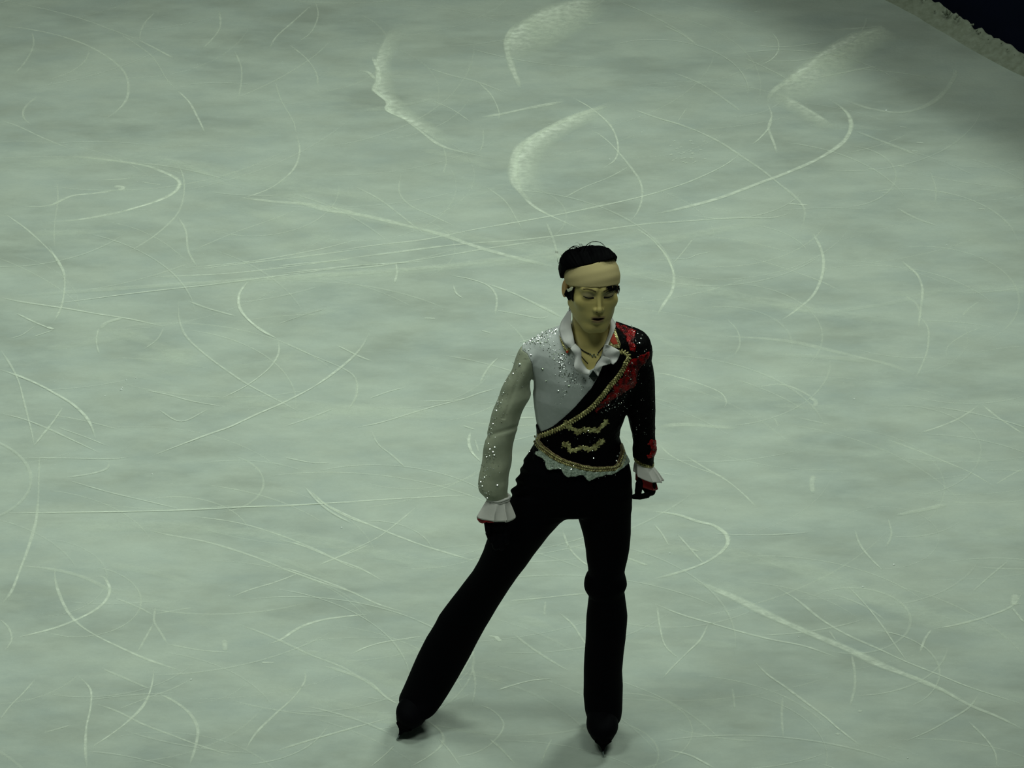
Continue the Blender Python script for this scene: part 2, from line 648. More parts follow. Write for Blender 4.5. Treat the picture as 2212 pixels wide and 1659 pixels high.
# ------------------------------------------------------------------ skate tracks
mk = bpy.data.materials.new('snow_mark')
mk.use_nodes = True
nt = mk.node_tree
bs = nt.nodes['Principled BSDF']
bs.inputs['Base Color'].default_value = (0.80, 0.86, 0.75, 1)
bs.inputs['Roughness'].default_value = 0.8
bs.inputs['Specular IOR Level'].default_value = 0.1
at = nt.nodes.new('ShaderNodeAttribute'); at.attribute_name = 'cover'
tc = nt.nodes.new('ShaderNodeTexCoord')
nn = nt.nodes.new('ShaderNodeTexNoise'); nn.inputs['Scale'].default_value = 38; nn.inputs['Detail'].default_value = 5
nt.links.new(tc.outputs['Object'], nn.inputs['Vector'])
mr = nt.nodes.new('ShaderNodeMapRange'); mr.inputs[1].default_value = 0.3; mr.inputs[2].default_value = 0.68; mr.inputs[3].default_value = 0.55; mr.inputs[4].default_value = 1.3
nt.links.new(nn.outputs['Fac'], mr.inputs[0])
ml = nt.nodes.new('ShaderNodeMath'); ml.operation = 'MULTIPLY'; ml.use_clamp = True
nt.links.new(at.outputs['Fac'], ml.inputs[0]); nt.links.new(mr.outputs[0], ml.inputs[1])
nt.links.new(ml.outputs[0], bs.inputs['Alpha'])

MV, MF, MC, MN = [], [], [], [0]
RO = {'A': (0, 0), 'B': (700, 0), 'C': (1412, 0), 'D': (0, 530), 'E': (1412, 530), 'F': (0, 1059), 'G': (1412, 1059), 'H': (600, 1059)}


def track(reg, width, alpha, pts, prof='mid'):
    """width in photo pixels (across), feathered both sides; prof: mid, in, out, flat taper along"""
    if reg == 'I':
        P = np.array([(600 + x / 3.456, 560 + y / 3.456) for x, y in pts])
    elif reg == 'P':
        P = np.array(pts, float)
    else:
        o = RO[reg]
        P = np.array([(o[0] + x / 2.765, o[1] + y / 2.765) for x, y in pts])
    L = np.linalg.norm(np.diff(P, axis=0), axis=1).sum()
    n = int(max(8, min(160, L / 7)))
    C = catmull(P, n)
    zz = 0.0004 + 0.000012 * (MN[0] % 160)
    MN[0] += 1
    G = np.array([ground(u, v, zz) for u, v in C])
    T = np.gradient(G, axis=0); T /= np.linalg.norm(T, axis=1, keepdims=True) + 1e-12
    N = np.stack([-T[:, 1], T[:, 0], 0 * T[:, 0]], 1)
    ww = (width * 1.35 + 0.7) / 700.0
    s = np.linspace(0, 1, n)
    lon = {'mid': np.clip(np.minimum(s, 1 - s) * 7, 0, 1) ** .8, 'in': np.clip((1 - s) * 1.6, 0, 1) * np.clip(s * 12, 0, 1),
           'out': np.clip(s * 1.6, 0, 1) * np.clip((1 - s) * 12, 0, 1), 'flat': np.clip(np.minimum(s, 1 - s) * 20, 0, 1)}[prof]
    wob = 0.8 + 0.35 * np.array([vnoise(g[0], g[1], MN[0] * 0.37, 9) for g in G])
    wf = (0.35 + 0.65 * lon) * wob
    base = sum(len(v) for v in MV)
    cols = (-1.0, -0.45, 0.45, 1.0)
    cov = (0.0, 1.0, 1.0, 0.0)
    V = np.stack([G + N * (ww * c_ * wf)[:, None] for c_ in cols], 1).reshape(-1, 3)
    MV.append(V)
    MC.append(np.stack([alpha * 1.0 * lon * k for k in cov], 1).ravel())
    for i in range(n - 1):
        for j in range(3):
            a = base + i * 4 + j
            MF.append((a, a + 1, a + 5, a + 4))


def smear(pts_a, pts_b, alpha, fade_b=True, n=60, reg='P'):
    """broad scraped patch between two edges; dense at edge a, fading towards edge b"""
    if reg != 'P':
        o = RO[reg]
        pts_a = [(o[0] + x / 2.765, o[1] + y / 2.765) for x, y in pts_a]
        pts_b = [(o[0] + x / 2.765, o[1] + y / 2.765) for x, y in pts_b]
    A = catmull(pts_a, n); B = catmull(pts_b, n)
    zz = 0.0004 + 0.000012 * (MN[0] % 160); MN[0] += 1
    base = sum(len(v) for v in MV)
    K = 9
    s = np.linspace(0, 1, n); lon = np.clip(np.minimum(s, 1 - s) * 4, 0, 1)
    V, cc = [], []
    for k in range(K):
        f = k / (K - 1)
        Q = A * (1 - f) + B * f
        V.append(np.array([ground(u, v, zz) for u, v in Q]))
        cv = min(1, f * 8) * (1 - f) ** .85 * 1.25 if fade_b else min(1, 6 * f, 6 * (1 - f))
        cc.append(1.3 * alpha * lon * cv)
    V = np.stack(V, 1).reshape(-1, 3)
    MV.append(V); MC.append(np.stack(cc, 1).ravel())
    for i in range(n - 1):
        for j in range(K - 1):
            a = base + i * K + j
            MF.append((a, a + 1, a + K + 1, a + K))


T = track
# region A (upper left)
T('A', 3, .45, [(0, 150), (180, 175), (380, 220), (560, 290), (700, 385), (760, 470), (760, 580), (700, 660), (600, 730)])
T('A', 2.2, .4, [(0, 720), (100, 750), (250, 820), (420, 890)])
T('A', 5, .5, [(420, 930), (640, 955), (850, 985), (1000, 1035), (1070, 1085), (1050, 1140), (960, 1190), (800, 1245), (690, 1272), (480, 1310), (250, 1330)])
T('A', 3.5, .75, [(900, 1005), (1010, 1045), (1072, 1090), (1040, 1150), (930, 1205), (700, 1270)])
T('A', 5, .55, [(280, 1240), (330, 1215), (430, 1170), (560, 1155), (700, 1135)])
T('A', 7, .6, [(680, 1110), (735, 1120), (700, 1140)])
T('A', 3, .4, [(140, 1235), (260, 1232), (330, 1215), (390, 1190)])
T('A', 2, .4, [(600, 1075), (720, 1070), (800, 1060)])
T('A', 2, .35, [(840, 1085), (900, 1095), (970, 1105)])
T('A', 3.2, .5, [(830, 240), (920, 285), (1040, 350)])
T('A', 2, .4, [(930, 70), (870, 130), (840, 190), (835, 240)])
T('A', 2, .4, [(0, 0), (250, 50), (480, 110), (700, 190), (860, 250)])
T('A', 3.2, .6, [(1060, 540), (1130, 610), (1180, 700), (1225, 795)])
T('A', 1.6, .35, [(700, 190), (900, 330), (1000, 480), (1060, 540)])
T('A', 2.4, .5, [(1770, 800), (1790, 900), (1760, 1000), (1680, 1080), (1580, 1140), (1430, 1190)])
T('A', 1.5, .35, [(1640, 480), (1680, 600), (1750, 720), (1770, 800)])
T('A', 2, .4, [(1400, 300), (1440, 400), (1440, 500), (1420, 590)])
T('A', 2.4, .4, [(1880, 0), (1900, 90), (1860, 190), (1780, 250)])
T('A', 2.4, .45, [(1860, 30), (1750, 130), (1650, 220), (1610, 290)])
T('A', 2, .4, [(1720, 260), (1830, 350), (1890, 440), (1900, 530)])
T('A', 2, .3, [(1980, 240), (1870, 340), (1700, 450), (1540, 530), (1400, 590)])
T('A', 2.5, .45, [(1310, 60), (1315, 160), (1270, 230), (1210, 290)])
T('A', 2, .35, [(190, 180), (200, 270), (150, 370), (80, 450)])
T('A', 2, .35, [(540, 280), (510, 360), (420, 430), (280, 480)])
T('A', 3, .35, [(230, 570), (150, 640), (140, 700), (190, 750)])
T('A', 7, .45, [(1440, 1180), (1650, 1205), (1850, 1220), (2050, 1255), (2212, 1300)])
T('A', 2, .4, [(1050, 950), (1095, 1060), (1095, 1180), (1050, 1290), (920, 1410), (760, 1510)])
T('A', 2, .45, [(1060, 1290), (1110, 1380), (1125, 1500), (1180, 1600)])
T('A', 2.4, .5, [(20, 1270), (160, 1370), (280, 1480), (350, 1560), (385, 1640)])
T('A', 1.5, .3, [(340, 1080), (345, 1200), (325, 1350), (325, 1480)])
T('A', 1.6, .35, [(1140, 1500), (1400, 1390), (1600, 1320), (1780, 1250)])
T('A', 1.4, .3, [(640, 1320), (820, 1370), (980, 1450), (1120, 1560)])
T('A', 3.5, .45, [(1150, 1610), (1400, 1580), (1750, 1540), (2212, 1480)])
T('A', 2, .5, [(1100, 1600), (1500, 1560), (1900, 1490), (2100, 1440), (2212, 1425)])
T('A', 3, .5, [(900, 1655), (1400, 1630), (1900, 1570), (2212, 1530)])
# region B (upper middle)
smear([(400, 150), (310, 330), (300, 480), (280, 540), (370, 610), (360, 660), (480, 720), (620, 810), (700, 870)],
      [(560, 110), (420, 330), (420, 470), (440, 560), (500, 620), (560, 680), (660, 740), (760, 810), (860, 860)], .55, reg='B')
T('B', 6, .75, [(290, 340), (325, 420), (330, 490), (300, 535), (380, 610), (370, 655), (470, 705)], 'flat')
T('B', 5, .6, [(180, 425), (260, 430), (310, 480)], 'out')
T('B', 5, .6, [(470, 705), (560, 770), (700, 870), (880, 920), (1080, 960)], 'in')
smear([(1560, 20), (1300, 60), (1130, 150), (1075, 230), (1085, 310), (1110, 400)],
      [(1760, 60), (1560, 170), (1400, 270), (1280, 320), (1190, 360), (1140, 410)], .55, reg='B')
T('B', 8, .6, [(1150, 130), (1095, 220), (1095, 310), (1125, 410), (1150, 470), (1172, 530)], 'mid')
smear([(1720, 600), (1500, 680), (1290, 780), (1150, 880), (1110, 1000), (1130, 1110), (1230, 1220)],
      [(1760, 650), (1580, 740), (1420, 830), (1320, 920), (1290, 1010), (1330, 1120), (1380, 1230)], .6, reg='B')
T('B', 11, .6, [(1700, 630), (1480, 700), (1290, 790), (1160, 890), (1130, 1000), (1150, 1110), (1240, 1220)], 'mid')
T('B', 4, .65, [(1190, 1180), (1280, 1250), (1400, 1310), (1560, 1380)], 'in')
T('B', 2.6, .6, [(1480, 580), (1600, 650), (1710, 750), (1755, 860), (1740, 950), (1660, 1010)])
T('B', 2.2, .5, [(1590, 770), (1680, 830), (1750, 900), (1840, 1010), (1890, 1090), (1900, 1180), (1870, 1270), (1820, 1330)])
T('B', 8, .5, [(940, 700), (1060, 680), (1250, 640), (1440, 605)])
T('B', 2, .4, [(640, 600), (760, 650), (880, 730)])
T('B', 2, .45, [(920, 490), (1000, 570), (1045, 670), (1040, 720)])
T('B', 2, .3, [(950, 770), (950, 850), (930, 910)])
T('B', 10, .55, [(-240, 1180), (0, 1250), (250, 1290), (500, 1350), (700, 1400), (900, 1470), (1150, 1540), (1400, 1600)])
T('B', 3, .6, [(0, 1510), (300, 1465), (600, 1430), (900, 1370), (1300, 1300), (1650, 1230), (1950, 1160), (2212, 1075)])
T('B', 4, .5, [(0, 1560), (400, 1510), (800, 1460), (1200, 1430), (1600, 1380), (1900, 1340), (2212, 1310)])
T('B', 3, .5, [(0, 1615), (300, 1590), (700, 1530), (1000, 1480), (1350, 1430)])
T('B', 2, .4, [(180, 1110), (330, 1190), (450, 1280), (600, 1400)])
T('B', 2, .35, [(460, 1030), (450, 1150), (520, 1230), (650, 1290), (780, 1350)])
T('B', 2, .35, [(960, 1110), (1080, 1200), (1150, 1310), (1190, 1380)])
T('B', 2, .4, [(1420, 1190), (1550, 1120), (1700, 1060), (1830, 990)])
T('B', 5, .35, [(1570, 140), (1620, 140), (1665, 135)], 'flat')
T('B', 2, .3, [(1740, 0), (1950, 90), (2130, 190), (2212, 260)])
T('B', 3, .3, [(600, 400), (760, 450), (920, 490), (1100, 560)])
T('B', 2.4, .45, [(1840, 650), (1980, 700), (2110, 740), (2212, 780)])
T('B', 1.5, .35, [(2170, 640), (2110, 730)])
T('B', 1.5, .3, [(710, 870), (730, 960), (710, 1040)])
T('B', 2, .4, [(1860, 1360), (1960, 1430), (2050, 1540), (2090, 1650)])
# region C (upper right)
smear([(1450, 150), (1160, 200), (900, 370), (740, 500), (670, 590)], [(1500, 230), (1330, 330), (1120, 480), (930, 600), (760, 660)], .5, reg='C')
T('C', 9, .5, [(1290, 160), (1180, 290), (960, 400), (790, 490), (700, 560), (680, 620)], 'mid')
T('C', 4, .35, [(1060, 180), (1200, 170), (1450, 150)])
T('C', 5, .4, [(850, 490), (1050, 450), (1250, 410), (1360, 390)])
smear([(740, 540), (850, 600), (1000, 690), (1100, 760)], [(700, 620), (820, 680), (900, 720), (980, 770)], .4, reg='C')
T('C', 3, .5, [(680, 620), (705, 690), (685, 760), (720, 860), (735, 920)])
T('C', 2.4, .6, [(705, 690), (690, 760), (630, 830), (590, 860)])
T('C', 2.2, .55, [(520, 920), (400, 1000), (200, 1090), (0, 1155)])
T('C', 7, .65, [(1040, 590), (1120, 640), (1170, 700), (1175, 780), (1120, 860), (980, 950), (800, 1030), (640, 1090), (400, 1180), (180, 1240), (0, 1280)])
T('C', 4, .5, [(1110, 630), (1170, 700), (1175, 770), (1130, 850)], 'mid')
T('C', 2, .55, [(700, 190), (740, 240), (745, 300), (710, 350), (640, 390)])
T('C', 2, .45, [(600, 270), (780, 280), (960, 260), (1020, 250)])
T('C', 2, .3, [(530, 340), (640, 390), (760, 450), (830, 500)])
T('C', 3, .4, [(60, 150), (180, 210), (270, 280)])
T('C', 3, .3, [(110, 430), (280, 500), (420, 590), (540, 680)])
T('C', 3.5, .4, [(0, 700), (180, 750), (380, 840), (520, 930), (640, 1010), (740, 1090), (850, 1180), (900, 1250), (895, 1330), (870, 1400)])
T('C', 3, .45, [(0, 1335), (200, 1320), (500, 1300), (700, 1300), (830, 1270)])
T('C', 4, .5, [(800, 1215), (860, 1220), (930, 1225)])
T('C', 3, .5, [(950, 1390), (1000, 1490), (1015, 1590), (1005, 1655)])
T('C', 2.6, .5, [(0, 1440), (70, 1520), (110, 1600), (125, 1655)])
T('C', 1.4, .35, [(240, 1420), (180, 1500), (120, 1570)])
T('C', 1.5, .35, [(360, 1500), (260, 1520), (190, 1545), (0, 1550)])
T('C', 8, .3, [(1700, 220), (1790, 380), (1790, 470), (1680, 600), (1500, 670), (1300, 650), (1150, 600)])
T('C', 6, .3, [(1200, 780), (1330, 830), (1460, 880), (1580, 930)])
T('C', 2, .25, [(1650, 1020), (1685, 1130), (1680, 1220)])
T('C', 3, .3, [(1450, 1240), (1560, 1300), (1700, 1350)])
T('C', 3, .3, [(1480, 1560), (1550, 1620), (1590, 1659)])
for x, y in ((1490, 757), (1590, 850), (1560, 900), (1480, 990), (1300, 1005), (620, 70), (510, 65), (1385, 1150), (1960, 1245)):
    T('C', 3, .4, [(x - 22, y), (x, y + 2), (x + 22, y + 4)], 'flat')
for i in range(26):
    x, y = 100 + 210 * rng.random(), 840 + 140 * rng.random()
    T('C', 2.2, .35, [(x - 8, y + 3), (x, y), (x + 9, y - 2)], 'flat')
# region D (left middle)
T('D', 3, .5, [(290, 0), (340, 90), (380, 160), (385, 260), (365, 370), (320, 460)])
T('D', 3.4, .5, [(0, 310), (120, 335), (250, 355), (420, 380), (560, 405), (780, 440), (980, 485)])
T('D', 2.4, .5, [(260, 355), (500, 325), (760, 290), (1000, 262), (1250, 235), (1600, 190), (2212, 110)])
T('D', 2.4, .5, [(90, 400), (200, 455), (310, 500)])
T('D', 5, .6, [(280, 487), (322, 502)], 'flat')
T('D', 1.8, .4, [(320, 505), (200, 545)])
T('D', 1.8, .3, [(210, 480), (130, 535), (60, 555)])
T('D', 2.4, .4, [(1065, 320), (1070, 440), (1110, 540), (1200, 630), (1330, 730), (1480, 830), (1650, 920), (1800, 1000)])
T('D', 3.6, .7, [(1480, 215), (1430, 290), (1430, 370), (1480, 440), (1560, 505), (1660, 560)])
T('D', 2, .5, [(1660, 560), (1665, 640), (1620, 720), (1540, 790), (1450, 850), (1330, 910)])
T('D', 2, .3, [(1660, 565), (1850, 650), (2040, 730), (2120, 790), (2130, 880), (2080, 990)])
T('D', 3, .6, [(2212, 510), (2150, 620), (2040, 725), (1880, 840), (1700, 935), (1530, 1010), (1380, 1080), (1240, 1130), (1080, 1190), (900, 1260)])
T('D', 2, .35, [(1950, 375), (1800, 420), (1660, 470)])
T('D', 3, .35, [(1120, 330), (1240, 375), (1420, 425)])
T('D', 3, .6, [(0, 740), (140, 790), (250, 840), (330, 885), (430, 945), (510, 1020), (550, 1090), (570, 1160)])
T('D', 2.4, .45, [(0, 620), (60, 710), (110, 810), (140, 920), (165, 1020), (190, 1120), (205, 1200)])
T('D', 2, .45, [(380, 960), (320, 1050), (240, 1150), (200, 1200)])
T('D', 2.4, .4, [(0, 1000), (150, 1040), (300, 1100), (450, 1170), (600, 1240)])
T('D', 2, .35, [(330, 1080), (500, 1140), (650, 1200)])
T('D', 2, .4, [(120, 1270), (400, 1270), (650, 1275), (780, 1262)])
T('D', 3, .35, [(650, 1285), (640, 1330), (560, 1360), (400, 1385)])
T('D', 2.4, .4, [(850, 860), (1000, 890), (1150, 930), (1350, 965)])
T('D', 2, .4, [(940, 975), (1080, 1050), (1240, 980)])
T('D', 2.4, .4, [(590, 490), (575, 570), (592, 650)])
T('D', 6, .35, [(600, 500), (640, 460), (740, 430)])
T('D', 2, .3, [(980, 490), (940, 560), (860, 620)])
T('D', 2, .3, [(2130, 810), (2130, 900), (2080, 980)])
T('D', 3, .35, [(1700, 1265), (1850, 1295), (1970, 1300)])
T('D', 3.4, .5, [(1820, 1440), (1900, 1530), (1990, 1600), (2100, 1659)])
T('D', 2.4, .6, [(0, 1597), (300, 1595), (700, 1590), (1100, 1580), (1500, 1560), (2212, 1530)])
T('D', 2, .35, [(400, 1400), (640, 1470), (850, 1520), (1080, 1575)])
T('D', 2, .3, [(235, 1250), (230, 1450), (225, 1620)])
T('D', 2, .3, [(2000, 970), (1850, 1030), (1700, 1080)])
# region E (right middle)
T('E', 3.6, .6, [(30, 0), (90, 90), (120, 180), (110, 270), (60, 350), (20, 420)])
T('E', 3.2, .6, [(995, 0), (1015, 90), (1000, 200), (950, 300), (860, 380), (760, 450)])
T('E', 2, .35, [(560, 70), (700, 110), (850, 160), (1000, 215), (1130, 280)])
T('E', 3.2, .5, [(1480, 90), (1570, 170), (1605, 260), (1595, 380), (1580, 500)])
T('E', 2, .4, [(1590, 420), (1640, 500), (1635, 620), (1600, 720), (1560, 800)])
T('E', 3, .3, [(1500, 300), (1570, 350), (1600, 430)])
T('E', 2.4, .3, [(1950, 330), (1880, 380), (1840, 430)])
T('E', 1.5, .3, [(1960, 490), (1860, 530), (1760, 600), (1745, 670)])
T('E', 2, .3, [(430, 430), (500, 510), (515, 590), (480, 660)])
T('E', 2.4, .5, [(0, 760), (100, 775), (270, 825), (400, 880), (435, 940), (415, 975)])
T('E', 3, .4, [(600, 850), (760, 830), (880, 870), (960, 920)])
T('E', 5, .4, [(930, 905), (970, 935), (955, 965)], 'flat')
T('E', 8, .3, [(380, 540), (700, 560), (900, 590), (1150, 650), (1400, 710), (1560, 770)])
T('E', 2.4, .5, [(1950, 950), (1830, 1030), (1700, 1085), (1590, 1120)])
T('E', 3, .5, [(1960, 950), (2060, 1030), (2212, 1130)])
T('E', 2.4, .4, [(1370, 1150), (1560, 1220), (1760, 1300), (1900, 1360), (2050, 1450)])
T('E', 2, .4, [(2212, 1330), (2120, 1380), (2040, 1430)])
T('E', 2.2, .45, [(20, 1180), (110, 1260), (250, 1325), (440, 1390)])
T('E', 2.6, .5, [(180, 1250), (300, 1325), (430, 1400), (530, 1480), (620, 1570)])
T('E', 7, .4, [(955, 1370), (945, 1420), (950, 1480)])
T('E', 2.6, .4, [(0, 1590), (140, 1610), (300, 1655)])
T('E', 10, .35, [(30, 1080), (200, 1070), (330, 1080), (500, 1090)])
T('E', 2, .3, [(720, 1030), (745, 1080)])
T('E', 2, .3, [(870, 1030), (1070, 1075)])
# region F (lower left)
T('F', 3.2, .55, [(225, 60), (215, 180), (170, 340), (125, 460), (70, 600), (10, 680)])
T('F', 3.2, .55, [(325, 440), (335, 560), (390, 700), (460, 790), (560, 860), (700, 930), (880, 1010), (1100, 1085)])
T('F', 3.6, .65, [(560, 515), (620, 520), (655, 590), (630, 660), (560, 720), (440, 780), (300, 830), (100, 880)])
T('F', 2.2, .4, [(930, 690), (920, 780), (960, 850), (1000, 920)])
T('F', 2, .4, [(920, 790), (870, 880), (820, 970)])
T('F', 2, .3, [(920, 740), (1060, 715), (1150, 700)])
T('F', 3, .6, [(920, 1060), (905, 1170), (860, 1280), (770, 1375), (660, 1460), (540, 1540)])
T('F', 3, .6, [(470, 1110), (540, 1190), (540, 1300), (515, 1420), (510, 1560), (520, 1659)])
T('F', 2.4, .45, [(560, 1270), (700, 1320), (850, 1395), (1020, 1460), (1180, 1520), (1400, 1590)])
T('F', 3.2, .5, [(940, 1210), (1040, 1260), (1130, 1330), (1180, 1420), (1170, 1520), (1130, 1650)])
T('F', 1.8, .35, [(1140, 1130), (1020, 1190), (880, 1240), (700, 1310)])
T('F', 2.6, .5, [(1820, 1060), (1820, 1140), (1750, 1240), (1640, 1340), (1530, 1450), (1460, 1560)])
T('F', 3.6, .65, [(1600, 920), (1680, 890), (1780, 825), (1900, 780), (2050, 755), (2212, 740)])
T('F', 3, .45, [(860, 230), (1000, 265), (1240, 310), (1500, 390), (1700, 470), (1950, 560), (2212, 640)])
T('F', 3, .45, [(1100, 150), (1400, 190), (1650, 260), (1900, 360), (2080, 450), (2212, 490)])
T('F', 2.4, .5, [(2212, 320), (2100, 370), (1990, 410), (1900, 450)])
T('F', 2.4, .5, [(1800, 490), (1640, 550), (1490, 595), (1380, 640)])
T('F', 2.4, .35, [(680, 640), (830, 700), (920, 750)])
T('F', 6, .3, [(100, 450), (300, 470), (500, 520), (700, 620)])
T('F', 3.5, .4, [(1420, 800), (1560, 850), (1680, 900), (1850, 980), (2050, 1060), (2212, 1160)])
T('F', 2, .4, [(1000, 920), (1200, 955), (1400, 970)])
T('F', 2.4, .45, [(2212, 1390), (2100, 1420), (1960, 1460), (1800, 1510), (1640, 1560)])
T('F', 2.6, .45, [(0, 1370), (60, 1290), (140, 1210), (210, 1130)])
T('F', 2.4, .45, [(0, 770), (50, 820), (70, 890), (30, 960)])
T('F', 2, .35, [(260, 1450), (430, 1400)])
T('F', 5, .4, [(1340, 890), (1345, 960)], 'flat')
T('F', 5, .4, [(1560, 1028), (1640, 1030)], 'flat')
T('F', 2.4, .35, [(600, 1060), (740, 1120), (900, 1190)])
T('F', 3, .55, [(1850, 0), (1950, 90), (2080, 160), (2212, 210)])
# region H (lower middle)
T('H', 3.2, .55, [(190, 0), (280, 80), (420, 150), (620, 235), (840, 320), (1000, 370), (1200, 430)])
T('H', 2.4, .6, [(-400, 100), (0, 95), (400, 70), (800, 45), (1200, 25)])
T('H', 2, .45, [(840, 90), (720, 190), (600, 280), (460, 350), (340, 410), (260, 440)])
T('H', 3, .5, [(0, 290), (160, 335), (340, 410), (500, 470), (640, 550)])
T('H', 3, .45, [(0, 450), (160, 500), (400, 590), (600, 680), (760, 730)])
T('H', 2.6, .6, [(440, 980), (520, 940), (620, 910), (740, 890), (870, 870)])
T('H', 6, .4, [(280, 1050), (400, 1085), (530, 1140), (640, 1230)])
T('H', 2.4, .5, [(560, 1150), (640, 1230), (720, 1280)])
T('H', 3, .65, [(1310, 1195), (1400, 1165), (1520, 1135), (1640, 1125)])
T('H', 2.4, .35, [(1180, 1270), (1290, 1320), (1350, 1400), (1300, 1490), (1200, 1560), (1050, 1600)])
T('H', 2.4, .45, [(1260, 1480), (1340, 1550), (1420, 1640)])
T('H', 2.4, .4, [(890, 1370), (980, 1450), (980, 1520), (900, 1590), (780, 1659)])
T('H', 2, .4, [(960, 1480), (1030, 1560), (1090, 1650)])
T('H', 2.4, .5, [(700, 1520), (640, 1580), (550, 1655)])
T('H', 2.4, .4, [(700, 1350), (540, 1395), (380, 1440), (200, 1490), (0, 1550)])
T('H', 2.4, .45, [(1680, 730), (1760, 800), (1820, 890), (1900, 990)])
T('H', 2.4, .4, [(1400, 850), (1500, 930), (1620, 1010), (1740, 1080)])
T('H', 2.4, .45, [(1180, 950), (1080, 1120)])
T('H', 7, .55, [(1300, 870), (1330, 905)], 'flat')
T('H', 3, .4, [(1260, 870), (1310, 875)], 'flat')
T('H', 3.5, .45, [(1380, 660), (1560, 645), (1700, 630), (1850, 615)])
T('H', 2.4, .5, [(1700, 240), (1740, 340), (1800, 410), (1870, 460)])
T('H', 2, .35, [(1600, 660), (1590, 750)])
T('H', 3, .4, [(2080, 400), (2212, 450)])
T('H', 2, .35, [(1640, 1480), (1600, 1560), (1570, 1650)])
T('H', 2, .35, [(1160, 1040), (1180, 1160), (1160, 1290)])
# region G (lower right)
T('G', 5, .6, [(0, 125), (140, 145), (260, 185), (360, 210), (430, 260), (440, 320), (390, 380), (290, 440), (150, 490), (0, 530)])
T('G', 6, .6, [(350, 205), (425, 255), (445, 310), (420, 360)])
T('G', 12, .55, [(200, 520), (340, 580), (500, 650), (700, 750), (900, 840), (1150, 945), (1350, 1040), (1600, 1140), (1850, 1250)])
T('G', 5, .5, [(1500, 1090), (1700, 1180), (1880, 1280), (2050, 1350), (2212, 1430)])
T('G', 3, .5, [(0, 675), (160, 740), (330, 790), (520, 845), (700, 890), (900, 930), (1100, 1000)])
T('G', 3, .45, [(700, 560), (850, 650), (1000, 770), (1150, 860), (1350, 950), (1500, 1020), (1700, 1100), (1900, 1180), (2212, 1280)])
T('G', 2.4, .35, [(1050, 840), (1090, 900)])
T('G', 2.6, .6, [(600, 1020), (680, 1100), (780, 1170), (900, 1260), (1020, 1350), (1100, 1420), (1240, 1530)])
T('G', 2, .5, [(20, 690), (40, 830), (70, 930), (150, 1005)])
T('G', 2, .5, [(330, 790), (280, 890), (200, 970), (100, 1070), (50, 1130)])
T('G', 2, .5, [(140, 260), (220, 350), (300, 440)])
T('G', 4, .4, [(220, 350), (270, 365)], 'flat')
T('G', 2, .5, [(0, 200), (50, 260), (90, 330)])
T('G', 2.4, .45, [(1200, 230), (1230, 320), (1290, 400), (1370, 480)])
T('G', 2.4, .45, [(1150, 560), (1280, 700), (1380, 830), (1440, 920), (1520, 1030)])
T('G', 3, .5, [(2212, 600), (2140, 690), (2000, 750), (1820, 800), (1660, 830)])
T('G', 8, .5, [(2160, 620), (2150, 690)], 'flat')
T('G', 3, .5, [(1660, 830), (1620, 890), (1590, 970)])
T('G', 3, .45, [(2140, 700), (2212, 790)])
T('G', 2, .3, [(2120, 420), (2000, 520), (1900, 610)])
T('G', 2.4, .4, [(1180, 970), (1200, 1080), (1200, 1180), (1170, 1300)])
T('G', 2.4, .4, [(1950, 1210), (1880, 1300), (1750, 1380), (1640, 1440), (1500, 1500)])
T('G', 3, .5, [(1880, 1380), (1980, 1480), (2040, 1570), (2050, 1655)])
T('G', 3, .5, [(80, 1550), (210, 1580), (310, 1630), (360, 1659)])
T('G', 2, .35, [(770, 1230), (765, 1350), (775, 1480)])
T('G', 2, .35, [(470, 1180), (485, 1310)])
T('G', 5, .4, [(1220, 1318), (1245, 1320)], 'flat')
T('G', 4, .4, [(1090, 1450), (1110, 1460)], 'flat')
T('G', 2.4, .4, [(1400, 170), (1420, 260), (1390, 340)])
T('G', 8, .3, [(1440, 150), (1640, 110), (1760, 80)])
# region I (middle, scale 3.456)
T('I', 3, .5, [(0, 50), (250, 25), (500, 5)])
T('I', 3, .5, [(0, 110), (350, 70), (600, 45), (850, 30), (1100, 15)])
T('I', 2.4, .55, [(880, 20), (890, 100), (870, 180)])
T('I', 2, .5, [(1310, 190), (1330, 250), (1380, 290)])
T('I', 2.6, .5, [(1290, 120), (1430, 145), (1560, 190), (1620, 250), (1635, 320), (1620, 430)])
T('I', 4, .45, [(1560, 180), (1750, 250), (1900, 320), (2020, 380), (2130, 440)])
T('I', 2, .4, [(1630, 380), (1800, 410), (1960, 440), (2030, 420)])
T('I', 2, .35, [(1800, 620), (1980, 570)])
T('I', 2.2, .45, [(1650, 730), (1580, 800), (1530, 880), (1510, 930)])
T('I', 2, .4, [(1050, 1060), (1340, 1050), (1500, 1000), (1640, 960)])
T('I', 2.2, .45, [(560, 1260), (760, 1220), (960, 1160), (1160, 1100), (1400, 1040)])
T('I', 2.2, .4, [(680, 1040), (820, 990), (950, 955)])
T('I', 3.4, .65, [(1440, 1290), (1425, 1360), (1450, 1440), (1520, 1515)])
T('I', 2, .4, [(1470, 1340), (1500, 1440)])
T('I', 2, .35, [(700, 1280), (750, 1380), (850, 1460), (960, 1560)])
T('I', 3, .35, [(1380, 1240), (1470, 1270)])
T('I', 4, .45, [(1800, 1185), (1920, 1180)])
T('I', 3, .4, [(440, 640), (600, 720), (700, 760)])
T('I', 2, .35, [(1520, 530), (1590, 550)])
T('I', 3, .35, [(1090, 438), (1180, 442)])
# pivot scratches above the head
T('P', 2.2, .35, [(1180, 480), (1196, 520), (1206, 560)])

